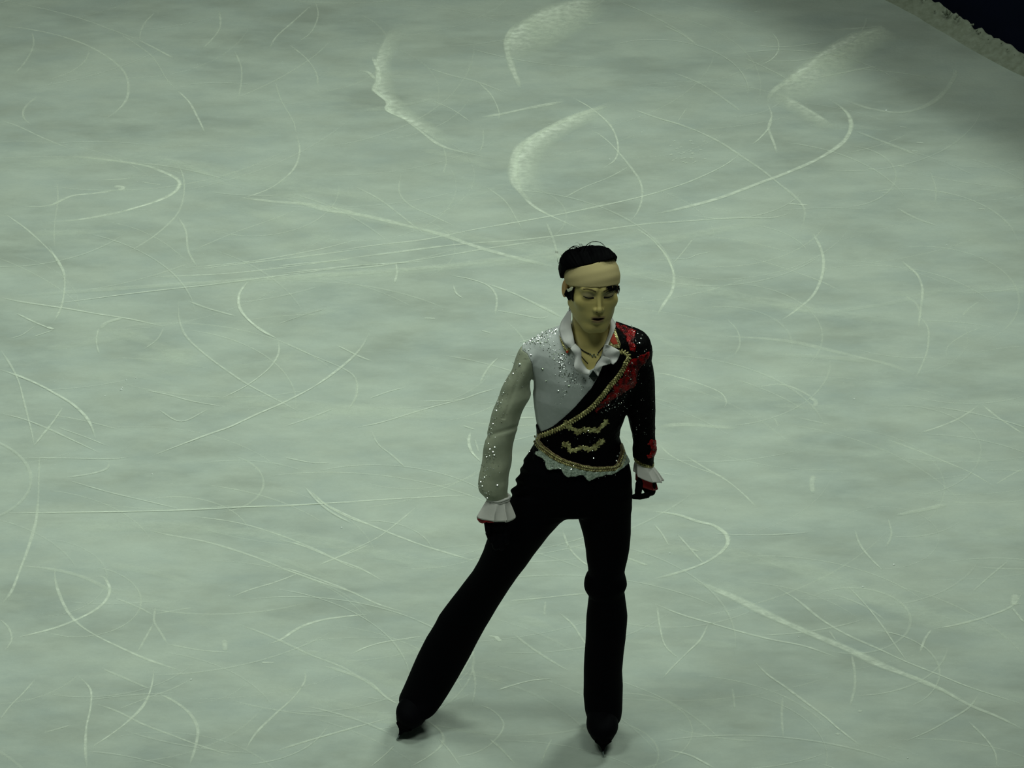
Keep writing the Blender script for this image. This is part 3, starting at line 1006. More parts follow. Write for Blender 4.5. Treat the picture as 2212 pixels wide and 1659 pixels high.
smear([(1640, -20), (1500, -10), (1300, 40), (1150, 130)], [(1720, 60), (1560, 180), (1420, 270), (1260, 330)], .5, reg='B')
smear([(900, 370), (1000, 330), (1160, 250), (1290, 170), (1450, 140)], [(1000, 470), (1150, 440), (1300, 330), (1400, 260), (1520, 230)], .35, reg='C')
T('P', 14, .22, [(20, 640), (300, 620), (600, 600), (900, 580), (1250, 540)])
T('P', 26, .20, [(480, 610), (800, 590), (1150, 560), (1420, 520), (1700, 470)])
T('P', 30, .18, [(560, 400), (800, 470), (1050, 520), (1300, 570), (1600, 640), (1950, 700)])
T('P', 34, .18, [(450, 850), (700, 880), (1000, 900)])
T('P', 40, .18, [(1400, 1180), (1700, 1220), (2000, 1330), (2212, 1380)])
T('P', 30, .18, [(60, 1130), (400, 1140), (700, 1170), (1000, 1240)])
T('P', 34, .16, [(0, 360), (300, 345), (620, 400), (900, 440)])


# faint older tracks under the fresh ones
for _ in range(260):
    u, v = rng.uniform(-80, 2250), rng.uniform(-20, 1680)
    if u > 1500 and v < 0.55 * (u - 1500): continue
    a = rng.uniform(-0.35, 0.55); R = rng.uniform(120, 700); sg = rng.choice([-1, 1]); L = rng.uniform(150, 600)
    P = []
    for s in np.linspace(0, L, 9):
        P.append((u, v)); u += math.cos(a) * L / 8; v += math.sin(a) * L / 8 * 0.55; a += sg * (L / 8) / R
    track('P', rng.uniform(1.0, 2.8), rng.uniform(0.10, 0.30), P)
for _ in range(80):
    u, v = rng.uniform(0, 2200), rng.uniform(0, 1650)
    if u > 1400 and v < 0.6 * (u - 1400): continue
    L = rng.uniform(60, 260); a = rng.uniform(-0.2, 0.35)
    track('P', rng.uniform(9, 26), rng.uniform(0.06, 0.15), [(u, v), (u + L * 0.5, v + L * 0.5 * a), (u + L, v + L * a * 1.3)])

for _ in range(170):
    u, v = rng.uniform(-1500, 3600), rng.uniform(-250, 2400)
    if (-100 < u < 2300 and -50 < v < 1700) or (u > 1500 and v < 0.55 * (u - 1500)): continue
    a = rng.uniform(-0.35, 0.55); R = rng.uniform(120, 700); sg = rng.choice([-1, 1]); L = rng.uniform(150, 600)
    P = []
    for s in np.linspace(0, L, 9):
        P.append((u, v)); u += math.cos(a) * L / 8; v += math.sin(a) * L / 8 * 0.55; a += sg * (L / 8) / R
    track('P', rng.uniform(1.0, 4.0), rng.uniform(0.15, 0.50), P)
AV = np.concatenate(MV)
ok_ = (AV[:, :2] - BA[:2]) @ bn < -0.25
MF = [f for f in MF if ok_[list(f)].all()]
ms = mesh_obj('skate_track', AV, MF, mk, smooth=False)
ca = ms.data.attributes.new('cover', 'FLOAT', 'POINT')
ca.data.foreach_set('value', np.concatenate(MC).astype(np.float32))
tag(ms, 'white blade tracks and scraped snow curving over the ice', 'skate tracks', kind='stuff')

chipm = mat('ice_chip', (0.95, 1.0, 0.97), 0.2, spec=0.8)
chips = MB()
for u, v, r in ((1914, 240, 3.2), (262, 843, 3.2), (264, 838, 2), (273, 822, 1.8), (293, 817, 1.5), (227, 856, 1.6), (1845, 863, 2.2), (1864, 1269, 2.8),
                (1931, 1221, 2.6), (738, 1141, 2.4), (329, 1025, 1.6), (413, 1469, 2.6), (1447, 1196, 2.2), (1961, 1638, 2), (1317, 345, 2.2), (2045, 530, 1.4), (1725, 1376, 1.5), (1567, 1101, 1.6)):
    g = ground(u, v, 0.0); r = r / 720
    chips.gem(g + np.array([0, 0, r * 0.4]), (rng.uniform(-.25, .25), rng.uniform(-.5, .1), 1), r, r * 0.9, 5)
for _ in range(420):
    u, v = rng.uniform(0, 2212), rng.uniform(0, 1659)
    if u > 1400 and v < 0.6 * (u - 1400): continue
    g = ground(u, v, 0.0); r = rng.uniform(0.3, 0.8) / 720
    chips.gem(g + np.array([0, 0, r * 0.3]), (rng.uniform(-.4, .4), rng.uniform(-.4, .4), 1), r, r, 5)
tag(chips.build('ice_chip', chipm, smooth=False), 'tiny glinting ice chips scattered over the rink', 'ice chips', kind='stuff')

# ================================================================== the skater
skater = bpy.data.objects.new('person', None)
COL.objects.link(skater)
skater.location = (0, 0, 0)
tag(skater, 'figure skater in jewelled white and black costume and beige headband gliding on the ice', 'person')

skin = bpy.data.materials.new('skin')
skin.use_nodes = True
nt = skin.node_tree
bs = nt.nodes['Principled BSDF']
bs.inputs['Roughness'].default_value = 0.5
bs.inputs['Specular IOR Level'].default_value = 0.3
at = nt.nodes.new('ShaderNodeAttribute'); at.attribute_name = 'tint'
nt.links.new(at.outputs['Color'], bs.inputs['Base Color'])
SKIN = (0.57, 0.465, 0.175)

white_cloth = mat('white_cloth', (0.60, 0.62, 0.625), 0.75, noise=(24, 1.0, (0.49, 0.52, 0.51)), bump=(70, 0.4))
sheer = mat('sheer_cloth', (0.44, 0.46, 0.345), 0.7, noise=(26, 1.4, (0.33, 0.36, 0.27)), bump=(60, 0.5), alpha=0.86)
ruffle_m = mat('ruffle_cloth', (0.70, 0.685, 0.68), 0.8, bump=(90, 0.3))
cuff_m = mat('cuff_cloth', (0.72, 0.69, 0.66), 0.8, bump=(90, 0.3), alpha=0.93)
lace_m = mat('lace_cloth', (0.50, 0.57, 0.49), 0.7, noise=(190, 2.0, (0.22, 0.28, 0.22)), bump=(240, 1.0))
black_cloth = glitter('black_jacket_cloth', (0.0018, 0.0018, 0.0022), 0.0, 0.6, 420, 0.5, spec=0.035)
trouser_m = mat('trouser_cloth', (0.002, 0.002, 0.003), 0.8, spec=0.03)
glove_m = mat('glove_cloth', (0.002, 0.002, 0.003), 0.7, spec=0.04)
boot_m = mat('boot_leather', (0.002, 0.002, 0.003), 0.7, spec=0.03)
steel = mat('blade_steel', (0.35, 0.40, 0.40), 0.3, metal=0.9)
hair_m = mat('hair_black', (0.0015, 0.0015, 0.002), 0.65, spec=0.02)
band_m = mat('bandage', (0.55, 0.45, 0.23), 0.85, spec=0.1, noise=(14, 1.0, (0.49, 0.40, 0.20)), bump=(300, 0.12))
tape_m = mat('tape', (0.85, 0.82, 0.62), 0.7)
red_m = glitter('red_sequins', (0.34, 0.003, 0.004), 0.2, 0.4, 330, 0.8, spec=.2, noise=(55, 2.6, (0.03, 0.001, 0.001)))
redsatin = mat('red_satin', (0.40, 0.010, 0.012), 0.5, noise=(20, 1, (0.25, 0.005, 0.007)))
redpanel = mat('collar_red', (0.55, 0.045, 0.012), 0.6)
gold_m = glitter('gold_beads', (0.80, 0.74, 0.34), 0.4, 0.35, 260, 0.9, noise=(90, 1.8, (0.24, 0.2, 0.07)))
gem_m = mat('rhinestone', (0.95, 1.0, 0.97), 0.16, metal=0.75)
gemdark = mat('dark_stone', (0.17, 0.20, 0.15), 0.2, metal=0.7)
cord_m = mat('black_cord', (0.008, 0.008, 0.006), 0.5)
brow_m = mat('brow_hair', (0.115, 0.088, 0.035), 0.8)
lash_m = mat('lash_line', (0.012, 0.008, 0.006), 0.7)

# ------------------------------------------------------------------ outline sections
TR = [(701, 1235, 1322, .015, .058), (707, 1218, 1338, .02, .07), (714, 1199, 1362, .02, .078), (722, 1177, 1382, .018, .085), (734, 1150, 1394, .015, .092), (750, 1140, 1398, .01, .100),
      (775, 1139, 1396, .005, .108), (800, 1146, 1388, 0, .114), (825, 1152, 1374, 0, .115), (850, 1150, 1362, 0, .112), (880, 1155, 1352, .0, .106),
      (905, 1158, 1345, 0, .100), (925, 1161, 1337, 0, .096), (945, 1161, 1334, 0, .096), (962, 1156, 1341, 0, .100), (980, 1146, 1347, 0, .106), (1000, 1136, 1356, 0, .112), (1030, 1126, 1363, 0, .116)]
HIP = [(940, 1168, 1328, 0, .088), (962, 1154, 1340, 0, .096), (985, 1140, 1350, 0, .106), (1000, 1129, 1358, 0, .113), (1008, 1131, 1361, 0, .115), (1018, 1127, 1363, 0, .116), (1026, 1120, 1364, 0, .116), (1034, 1119, 1365, 0, .116),
       (1040, 1116, 1365, 0, .114), (1050, 1113, 1365, 0, .112), (1062, 1107, 1365, 0, .108), (1075, 1104, 1364, 0, .102), (1088, 1100, 1363, 0, .096), (1100, 1097, 1363, 0, .075)]
LEGR = [(1060, 1112, 1240, 0, .088), (1088, 1100, 1243, .0, .090), (1104, 1094, 1236, .0, .089), (1120, 1085, 1214, .005, .087), (1147, 1066, 1190, .01, .084), (1170, 1051, 1173, .018, .081), (1194, 1043, 1154, .026, .078),
        (1217, 1032, 1138, .034, .075), (1241, 1018, 1119, .042, .072), (1266, 999, 1101, .052, .070), (1301, 972, 1080, .066, .066), (1334, 947, 1060.5, .080, .067), (1351, 938, 1050, .086, .068),
        (1380, 920, 1034, .095, .069), (1418, 901, 1014.5, .105, .071), (1464, 881, 987, .115, .075), (1495, 868, 969, .115, .080), (1511, 861, 959, .110, .084), (1524, 866, 949, .105, .084), (1534, 874, 940, .105, .080)]
LEGL = [(1060, 1243, 1362, 0, .088), (1088, 1243, 1362, -.0, .088), (1104, 1245, 1363, -.004, .087), (1114, 1248, 1363, -.005, .086), (1152, 1259, 1362.5, -.010, .082), (1185, 1265, 1359, -.014, .078), (1207, 1267, 1355, -.016, .074), (1225, 1270, 1351, -.016, .070),
        (1236, 1270.5, 1349.5, -.014, .068), (1244, 1265, 1351, -.012, .069), (1254, 1262, 1354, -.010, .071), (1263, 1261, 1355, -.008, .072), (1270, 1262, 1352, -.006, .070), (1277, 1266, 1349, -.004, .067), (1284, 1271, 1350.5, -.002, .065),
        (1306, 1269, 1353, .004, .066), (1330, 1267, 1354.5, .010, .067), (1378, 1265, 1352, .022, .069), (1414, 1262.5, 1347, .030, .070), (1447, 1261, 1344, .038, .073), (1481, 1260.5, 1345.5, .045, .077), (1501, 1260, 1345, .044, .080), (1531, 1263, 1344, .035, .084), (1545, 1267, 1342, .03, .084), (1553, 1270, 1340, .03, .08)]
ARMR = [(742, 1142, 1185, .012, .045), (754, 1126, 1176, .010, .055), (765, 1119, 1168, .006, .058), (783, 1110, 1160, 0, .057), (802, 1103, 1152, -.006, .055), (822, 1092, 1146, -.013, .053), (851, 1080, 1147, -.022, .051), (870, 1071, 1137, -.028, .050), (894, 1063, 1126, -.035, .048),
        (912, 1058, 1119, -.041, .046), (922, 1055, 1119, -.044, .045), (932, 1052.5, 1114, -.047, .044), (955, 1048, 1110, -.055, .043), (988, 1042.5, 1106, -.065, .042), (1015, 1037, 1102, -.074, .042), (1035, 1033.5, 1099, -.080, .042), (1050, 1032, 1097, -.085, .041), (1060, 1034, 1096, -.088, .039), (1068, 1043, 1097, -.090, .034), (1075, 1049, 1098, -.092, .028), (1083, 1055, 1097, -.093, .024)]
ARML = [(722, 1352, 1388, .016, .050), (734, 1350, 1399, .014, .056), (749, 1350, 1405, .012, .060), (765, 1351, 1406, .010, .060), (777, 1354, 1404.5, .010, .058), (793, 1353, 1408, .010, .056), (812, 1352, 1411, .010, .053), (835, 1352, 1412.5, .012, .050), (865, 1353, 1413, .014, .047), (884, 1355, 1413, .014, .045), (900, 1360, 1413, .014, .043),
        (915, 1363, 1413, .012, .041), (932, 1367, 1413, .010, .039), (955, 1371, 1413.5, .006, .038), (972, 1369.5, 1415, .002, .037), (985, 1370, 1410, .0, .035), (998, 1374, 1409, -.002, .030), (1012, 1380, 1409, -.002, .026)]
torso = Stack(TR, smooth=.007, capk=.012)
hips = Stack(HIP, smooth=.004, capk=.012)
legR = Stack(LEGR, smooth=.006, capk=.012); legL = Stack(LEGL, smooth=.004, capk=.012)
armR = Stack(ARMR, smooth=.006, capk=.015); armL = Stack(ARML, smooth=.006, capk=.02)


def upper(X, Y, Z, g=0.0):
    d = smin(torso(X, Y, Z, g), armR(X, Y, Z, g), .012)
    return smin(d, armL(X, Y, Z, g), .012)


def lower(X, Y, Z, g=0.0):
    d = smin(hips(X, Y, Z, g), legR(X, Y, Z, g), .02)
    return smin(d, legL(X, Y, Z, g), .014)


# ------------------------------------------------------------------ head frame
ZE = z_at(641, -0.10)
HX = x_at(1280, 0.0, ZE)
H = np.array([HX, -0.018, ZE])
YAW, TILT, ROLL = math.radians(12.5), math.radians(1.0), math.radians(3.0)
RM = np.array((Matrix.Rotation(YAW, 3, 'Z') @ Matrix.Rotation(ROLL, 3, 'Y') @ Matrix.Rotation(TILT, 3, 'X')))


def hl(X, Y, Z):
    """world -> head coordinates (x to the photo's right, y to the back, z up, origin between the eyes' depth axis)"""
    a, b, c = X - H[0], Y - H[1], Z - H[2]
    return (RM[0, 0] * a + RM[1, 0] * b + RM[2, 0] * c, RM[0, 1] * a + RM[1, 1] * b + RM[2, 1] * c, RM[0, 2] * a + RM[1, 2] * b + RM[2, 2] * c)


def hw(p):
    return H + RM @ np.asarray(p, float)


def skull(x, y, z):
    return ell(x, y, z, (0, .014, .026), (.0765, .094, .071))


def head_local(x, y, z):
    d = skull(x, y, z)
    d = smin(d, ell(x, y, z, (0, -.024, -.030), (.0655, .066, .074)), .02)      # face mass
    d = smin(d, ell(x, y, z, (0, -.036, -.066), (.0500, .050, .048)), .022)       # lower face
    d = smin(d, cap(x, y, z, (-.012, -.066, -.105), (.012, -.066, -.105), .0165, .0165), .020)  # chin
    ax_ = np.abs(x)
    d = smin(d, cap(ax_, y, z, (.053, .004, -.054), (.022, -.053, -.102), .0165, .014), .028)    # jaw line
    d = smin(d, ell(ax_, y, z, (.043, -.056, -.024), (.020, .018, .018)), .018)   # cheekbones
    d = smin(d, cap(ax_, y, z, (.012, -.0800, .0205), (.044, -.066, .020), .006, .005), .018)   # brow ridge
    d = smax(d, -ell(ax_, y, z, (.030, -.0975, .002), (.0185, .016, .0130)), .014)   # sockets
    d = smin(d, ell(ax_, y, z, (.0305, -.0680, .0005), (.0158, .0135, .0120)), .007)   # lidded eyes
    # nose
    d = smin(d, cap(x, y, z, (0, -.081, .008), (0, -.1000, -.031), .0050, .0066), .009)
    d = smin(d, ell(x, y, z, (0, -.1005, -.0350), (.0080, .0090, .0074)), .007)
    d = smin(d, ell(ax_, y, z, (.0105, -.0905, -.0380), (.0062, .0082, .0058)), .006)
    d = smax(d, -ell(ax_, y, z, (.0062, -.0985, -.0445), (.0034, .0050, .0032)), .002)
    # mouth mound, lips
    d = smin(d, ell(x, y, z, (0, -.070, -.066), (.030, .0205, .021)), .012)
    d = smin(d, cap(ax_, y, z, (0, -.0905, -.0605), (.0195, -.0815, -.0655), .0042, .0024), .005)
    d = smin(d, cap(ax_, y, z, (0, -.0880, -.0770), (.015, -.0820, -.0730), .0060, .0036), .005)
    d = smax(d, -ell(x, y, z, (0, -.093, -.0685), (.0190, .012, .0038)), .0018)       # parted lips
    d = smax(d, -cap(x, y, z, (-.012, -.0935, -.089), (.012, -.0935, -.089), .006, .006), .008)
    d = smax(d, -cap(x, y, z, (0, -.1005, -.050), (0, -.0985, -.056), .003, .003), .003)   # philtrum
    # ears
    e = ell(ax_, y, z, (.0775, .024, -.018), (.009, .017, .028))
    e = smax(e, -ell(ax_, y, z, (.0895, .017, -.014), (.008, .0095, .019)), .004)
    d = smin(d, e, .006)
    return d


NB = np.array([x_at(1277, .02, z_at(735, .02)), .022, z_at(735, .02)])
NT = hw((0, .022, -.07))


def head_world(X, Y, Z):
    x, y, z = hl(X, Y, Z)
    return head_local(x, y, z)


def neck(X, Y, Z):
    d = cap(X, Y, Z, NT, NB, .0525, .0535)
    ac = np.abs((X - NB[0]))
    # throat and sternomastoid
    th = hw((0, -.026, -.095))
    d = smin(d, cap(X, Y, Z, th, (NB[0], -.040, NB[2] - .035), .022, .016), .03)
    return d


def body_near_head(X, Y, Z):
    d = smin(head_world(X, Y, Z), neck(X, Y, Z), .018)
    return smin(d, torso(X, Y, Z, -.008), .03)


# ------------------------------------------------------------------ hands (the skin inside, the gloves outside)
HANDR = [  # (pixel x, pixel y, depth) chains with radii
    ('palm', [(1079, 1092, -.100), (1077, 1132, -.108)], .022, .026),
    ('palm', [(1068, 1092, -.098), (1063, 1130, -.104)], .018, .022),
    ('f', [(1059, 1132, -.108), (1056, 1152, -.120), (1061, 1168, -.128)], .0098, .0080),
    ('f', [(1069, 1140, -.112), (1067, 1165, -.126), (1071, 1182, -.132)], .0102, .0082),
    ('f', [(1080, 1141, -.114), (1080, 1167, -.128), (1083, 1183, -.133)], .0100, .0082),
    ('f', [(1091, 1136, -.112), (1092, 1157, -.124), (1094, 1171, -.129)], .0090, .0076),
    ('f', [(1060, 1108, -.100), (1053, 1128, -.116), (1055, 1146, -.128)], .0110, .0090)]
HANDL = [
    ('palm', [(1394, 1022, -.004), (1400, 1046, -.010)], .022, .021),
    ('palm', [(1402, 1030, -.004), (1404, 1060, -.012)], .016, .0165),
    ('palm', [(1392, 1036, -.010), (1392, 1046, -.014)], .015, .0130),
    ('f', [(1402, 1062, -.020), (1396, 1071, -.034), (1382, 1073, -.046), (1369, 1073, -.050)], .0100, .0066),
    ('f', [(1406, 1065, -.010), (1400, 1074, -.022), (1386, 1075, -.034), (1374, 1075, -.038)], .0090, .0070),
    ('f', [(1407, 1063, .002), (1403, 1073, -.008), (1393, 1077, -.020), (1383, 1076, -.024)], .0088, .0070),
    ('f', [(1407, 1059, .014), (1405, 1070, .006), (1398, 1076, -.006), (1390, 1075, -.012)], .0078, .0064),
    ('f', [(1386, 1034, -.018), (1381, 1046, -.034), (1379, 1060, -.044), (1378, 1069, -.046)], .0115, .0088)]


def hand(X, Y, Z, H_, g=0.0):
    d = None
    for kind, ps, ra, rb in H_:
        P = [pt(*p) for p in ps]
        n = len(P) - 1
        e = None
        for i in range(n):
            r0 = ra + (rb - ra) * i / n + g; r1 = ra + (rb - ra) * (i + 1) / n + g
            c = cap(X, Y, Z, P[i], P[i + 1], r0, r1)
            e = c if e is None else smin(e, c, .002)
        d = e if d is None else smin(d, e, .010 if kind == 'palm' else .0035)
    return d


# ------------------------------------------------------------------ skate frames
def frame(toe_px, toe_py, yaw, lean):
    p = ground(toe_px, toe_py)
    back = np.array([-math.sin(yaw), math.cos(yaw), 0.0])
    side = np.array([math.cos(yaw), math.sin(yaw), 0.0])
    up = np.array([0, 0, 1.0])
    side2 = side * math.cos(lean) - up * math.sin(lean)
    up2 = up * math.cos(lean) + side * math.sin(lean)
    return p, np.stack([side2, back, up2], 1)


FR_R = frame(856, 1600, math.radians(-14), math.radians(25))
FR_L = frame(1303, 1637, math.radians(2), 0.0)


def to_local(fr, X, Y, Z):
    p, M = fr
    a, b, c = X - p[0], Y - p[1], Z - p[2]
    return tuple(M[0, i] * a + M[1, i] * b + M[2, i] * c for i in range(3))


def boot(x, y, z, g=0.0):
    d = ell(x, y, z, (0, .055, .079), (.047 + g, .062 + g, .038 + g))
    d = smin(d, ell(x, y, z, (0, .115, .088), (.042 + g, .075 + g, .045 + g)), .03)
    d = smin(d, cap(x, y, z, (0, .190, .095), (0, .195, .225), .040 + g, .046 + g), .03)
    d = smin(d, cap(x, y, z, (0, .11, .115), (0, .175, .200), .030 + g, .034 + g), .03)
    if g == 0.0:
        d = smax(d, .043 - z, .010)
        so = ell(x, y, z, (0, .068, .051), (.036, .070, .011))
        d = smin(d, so, .010)
        hh = box3(x, y, z, (0, .222, .058), (.032, .034, .016), .008)
        d = smin(d, hh, .006)
    return d


# ------------------------------------------------------------------ the body: one continuous surface
def seg(parts):
    out = []
    for a, b, h in parts:
        out.append(np.arange(a, b - h * .3, h))
    return np.concatenate(out).astype(np.float32)


hz0 = ZE - .20
bx = seg([(-.42, HX - .10, .005), (HX - .10, HX + .10, .0019), (HX + .10, .48, .005)])
by = seg([(-.20, -.135, .005), (-.135, .12, .0022), (.12, .28, .005)])
bz = seg([(.03, hz0, .0055), (hz0, ZE + .14, .0019)])
ax = [bx, by, bz]
X, Y, Z = sparse(ax)
F = np.full((len(bx), len(by), len(bz)), 1.0, np.float32)
kz = np.searchsorted(bz, z_at(1150, 0)); kt = np.searchsorted(bz, z_at(770, 0)); kh = np.searchsorted(bz, ZE - .16); kn = len(bz)
# trunk and arms
k0 = np.searchsorted(bz, z_at(1100, 0)); k1 = np.searchsorted(bz, ZE - .05)
F[:, :, k0:k1] = upper(X, Y, Z[:, :, k0:k1], -.008)
k1 = np.searchsorted(bz, z_at(950, 0))
F[:, :, :k1] = smin(F[:, :, :k1], lower(X, Y, Z[:, :, :k1], -.012), .02)
for fr in (FR_R, FR_L):
    k1 = np.searchsorted(bz, .30)
    xl, yl, zl = to_local(fr, X, Y, Z[:, :, :k1])
    F[:, :, :k1] = smin(F[:, :, :k1], boot(xl, yl, zl, -.010), .01)
for H_, lo, hi in ((HANDR, 1200, 1075), (HANDL, 1095, 1005)):
    a = np.searchsorted(bz, z_at(lo, -.1)); b = np.searchsorted(bz, z_at(hi, .0))
    F[:, :, a:b] = smin(F[:, :, a:b], hand(X, Y, Z[:, :, a:b], H_, -.0012), .004)
a = np.searchsorted(bz, ZE - .26)
F[:, :, a:] = smin(F[:, :, a:], neck(X, Y, Z[:, :, a:]), .022)
i0, i1 = np.searchsorted(bx, HX - .12), np.searchsorted(bx, HX + .12)
a = np.searchsorted(bz, ZE - .16)
F[i0:i1, :, a:] = smin(F[i0:i1, :, a:], head_world(X[i0:i1], Y, Z[:, :, a:]), .014)
V, Q = nets(F, ax)
body = mesh_obj('body', V, Q, skin, skater)
del F
lx, ly, lz = hl(V[:, 0], V[:, 1], V[:, 2])
col = np.tile(np.array(SKIN), (len(V), 1))


def paint(w, c):
    global col
    w = np.clip(w, 0, 1)[:, None]
    col = col * (1 - w) + np.array(c) * w


fr_ = (ly < -.05)
def soft(d, k): return np.clip(0.5 - d / k, 0, 1)
axl = np.abs(lx)
paint(soft(((axl - .030) / .0185) ** 2 + ((lz - .0055) / .0100) ** 2 - 1, 1.1) * fr_ * .75, (0.25, 0.215, 0.14))    # eye make-up
paint(soft(((axl - .031) / .019) ** 2 + ((lz + .008) / .0075) ** 2 - 1, 1.1) * fr_ * .45, (0.33, 0.25, 0.08))  # dark yellow under-eye shading, painted into the skin tint
lipd = np.minimum(((lx / .0220) ** 2 + ((lz + .0630) / .0050) ** 2), ((lx / .0185) ** 2 + ((lz + .0765) / .0070) ** 2)) - 1
paint(soft(lipd, .5) * (ly < -.074) * .8, (0.34, 0.21, 0.12))
paint(soft((lx / .0205) ** 2 + ((lz + .0685) / .0046) ** 2 - 1, .5) * (ly < -.06), (0.07, 0.022, 0.010))
paint(soft(((axl - .0062) / .0035) ** 2 + ((lz + .0445) / .0028) ** 2 - 1, .6) * (ly < -.09) * .8, (0.12, 0.07, 0.03))
paint(soft((np.abs(axl - .082)) - .008, .006) * (np.abs(lz + .01) < .035) * (ly > -.02) * (ly < .05) * .5, (0.60, 0.26, 0.13))
ca = body.data.color_attributes.new('tint', 'FLOAT_COLOR', 'POINT')
ca.data.foreach_set('color', np.c_[col, np.ones(len(col))].astype(np.float32).ravel())

# ------------------------------------------------------------------ patches hugging a surface


def patch(name, f, lo, hi, h, off, thick, masks, m, parent, bump=None):
    ax = grid(lo, hi, h)
    X, Y, Z = sparse(ax)
    B = np.asarray(f(X, Y, Z), np.float32)
    B = np.broadcast_to(B, (len(ax[0]), len(ax[1]), len(ax[2]))).copy()
    if bump is not None:
        i, j, k = np.nonzero(np.abs(B) < .03)
        B[i, j, k] += bump(ax[0][i], ax[1][j], ax[2][k])
    G = np.maximum(B - off, -(B - off + thick)) if thick else B - off
    i, j, k = np.nonzero(G < .02)
    x, y, z = ax[0][i], ax[1][j], ax[2][k]
    g = G[i, j, k]
    for mk_ in masks:
        g = np.maximum(g, mk_(x, y, z))
    G[i, j, k] = g
    V, Q = nets(G, ax)
    return mesh_obj(name, V, Q, m, parent)


def front(y0):
    return lambda x, y, z: y - y0


def headbox(d=.13):
    return (H[0] - d, H[1] - .13, H[2] - .16), (H[0] + d, H[1] + .15, H[2] + .17)


# eyebrows, lash lines
def lmask(pts, w0, w1):
    P = np.array(pts, float)
    def f(x, y, z):
        a, b, c = hl(x, y, z)
        d = line2(a, c, P)
        t = np.clip((np.abs(a) - np.abs(P[:, 0]).min()) / (np.ptp(np.abs(P[:, 0])) + 1e-6), 0, 1)
        return np.maximum(d - (w0 + (w1 - w0) * t), b + .03)
    return f


for s in (-1, 1):
    c_ = hw((s * .03, -.075, .01))
    bxlo, bxhi = c_ - np.array([.034, .034, .034]), c_ + np.array([.034, .034, .034])
    patch('eyebrow', head_world, bxlo, bxhi, .001, .0006, .003, [lmask([(s * .013, .0205), (s * .024, .0245), (s * .036, .0255), (s * .046, .0230)], .0026, .0016)], brow_m, body)
    patch('eyelashes', head_world, bxlo, bxhi, .0009, .0007, .003, [lmask([(s * .0175, -.0030), (s * .024, -.0036), (s * .031, -.0030), (s * .038, -.0012), (s * .045, .0010)], .0031, .0012)], lash_m, body)

# ------------------------------------------------------------------ headband and hair
TA = math.radians(23)


def plane_px(p0, p1, tilt):
    """cutting plane through two photo points, falling towards the back of the head"""
    a, b = pt(p0[0], p0[1], -.06), pt(p1[0], p1[1], -.06)
    e = b - a
    q = np.array([0, math.cos(tilt), -math.sin(tilt)])
    n = np.cross(e, q); n /= np.linalg.norm(n)
    if n[2] < 0: n = -n
    return a, n


pa, pn = plane_px((1221, 583), (1323, 560), TA)      # upper edge of the band
qa, qn = plane_px((1221, 617.5), (1337, 615), math.radians(16))      # lower edge
above = lambda a, n: (lambda x, y, z: (x - a[0]) * n[0] + (y - a[1]) * n[1] + (z - a[2]) * n[2])


def scalp(X, Y, Z):
    x, y, z = hl(X, Y, Z)
    d = skull(x, y, z)
    return smin(d, ell(x, y, z, (0, -.024, -.030), (.0655, .066, .074)), .02)


def wavy(x, y, z):
    s = above(pa, pn)(x, y, z)
    return -.0003 * np.cos(np.clip(s, -.1, 0) * 2 * math.pi / .026)


lo, hi = headbox()
bt = above(pa, pn); bb = above(qa, qn)
patch('headband', scalp, lo, hi, .0019, .0060, .0, [lambda x, y, z: bt(x, y, z) + .0012 * np.sin(x * 90), lambda x, y, z: -bb(x, y, z)], band_m, skater, bump=wavy)


def hair_shape(X, Y, Z):
    x, y, z = hl(X, Y, Z)
    d = ell(x, y, z, (-.004, .022, .032), (.0835, .096, .0755))
    # two soft lobes either side of the parting
    d = smin(d, ell(x, y, z, (.026, .012, .076), (.046, .062, .034)), .014)
    d = smin(d, ell(x, y, z, (-.042, .026, .064), (.040, .060, .034)), .014)
    d = smin(d, ell(x, y, z, (-.060, .040, .040), (.034, .058, .048)), .016)
    d = smax(d, -cap(x, y, z, (-.018, -.06, .114), (-.018, .10, .110), .010, .010), .008)
    d = np.minimum(d, skull(x, y, z) - .0045)
    return d


def strands(x, y, z):
    a, b, c = hl(x, y, z)
    th = np.arctan2(a, c - .0)
    return .0016 * vnoise(th * .25, b * .08, 0 * c, 120) + .001 * vnoise(a, b, c, 60)


def hair_mask(x, y, z):
    a, b, c = hl(x, y, z)
    t = np.clip((b - .004) / .045, 0, 1)
    return -bt(x, y, z) + .001 - .026 * t * t * (3 - 2 * t)


hair = patch('hair', hair_shape, lo, (hi[0], hi[1], hi[2] + .03), .0022, .0, .0, [hair_mask], hair_m, skater, bump=strands)


def nape(X, Y, Z):
    x, y, z = hl(X, Y, Z)
    d = ell(x, y, z, (0, .030, .0), (.077, .082, .090))
    return d


def nape_mask(x, y, z):
    a, b, c = hl(x, y, z)
    return np.maximum.reduce([bb(x, y, z) - .002, .022 - b + .10 * np.clip(-.03 - c, 0, 1), -.088 - c + .006 * vnoise(x, y, z, 90)])


patch('nape_hair', nape, lo, hi, .0024, .0, .0, [nape_mask], hair_m, hair, bump=strands)

# loose strands: arcs over the crown, sideburn, fringe at the right brow
mb = MB()


def strand(pxs, ys, r=.0007):
    P = np.array([pt(u, v, y) for (u, v), y in zip(pxs, ys)])
    C = catmull(P, 14)
    t = np.linspace(0, 1, 14)
    mb.tube(C, r * (1 - .75 * t ** 2), 5)


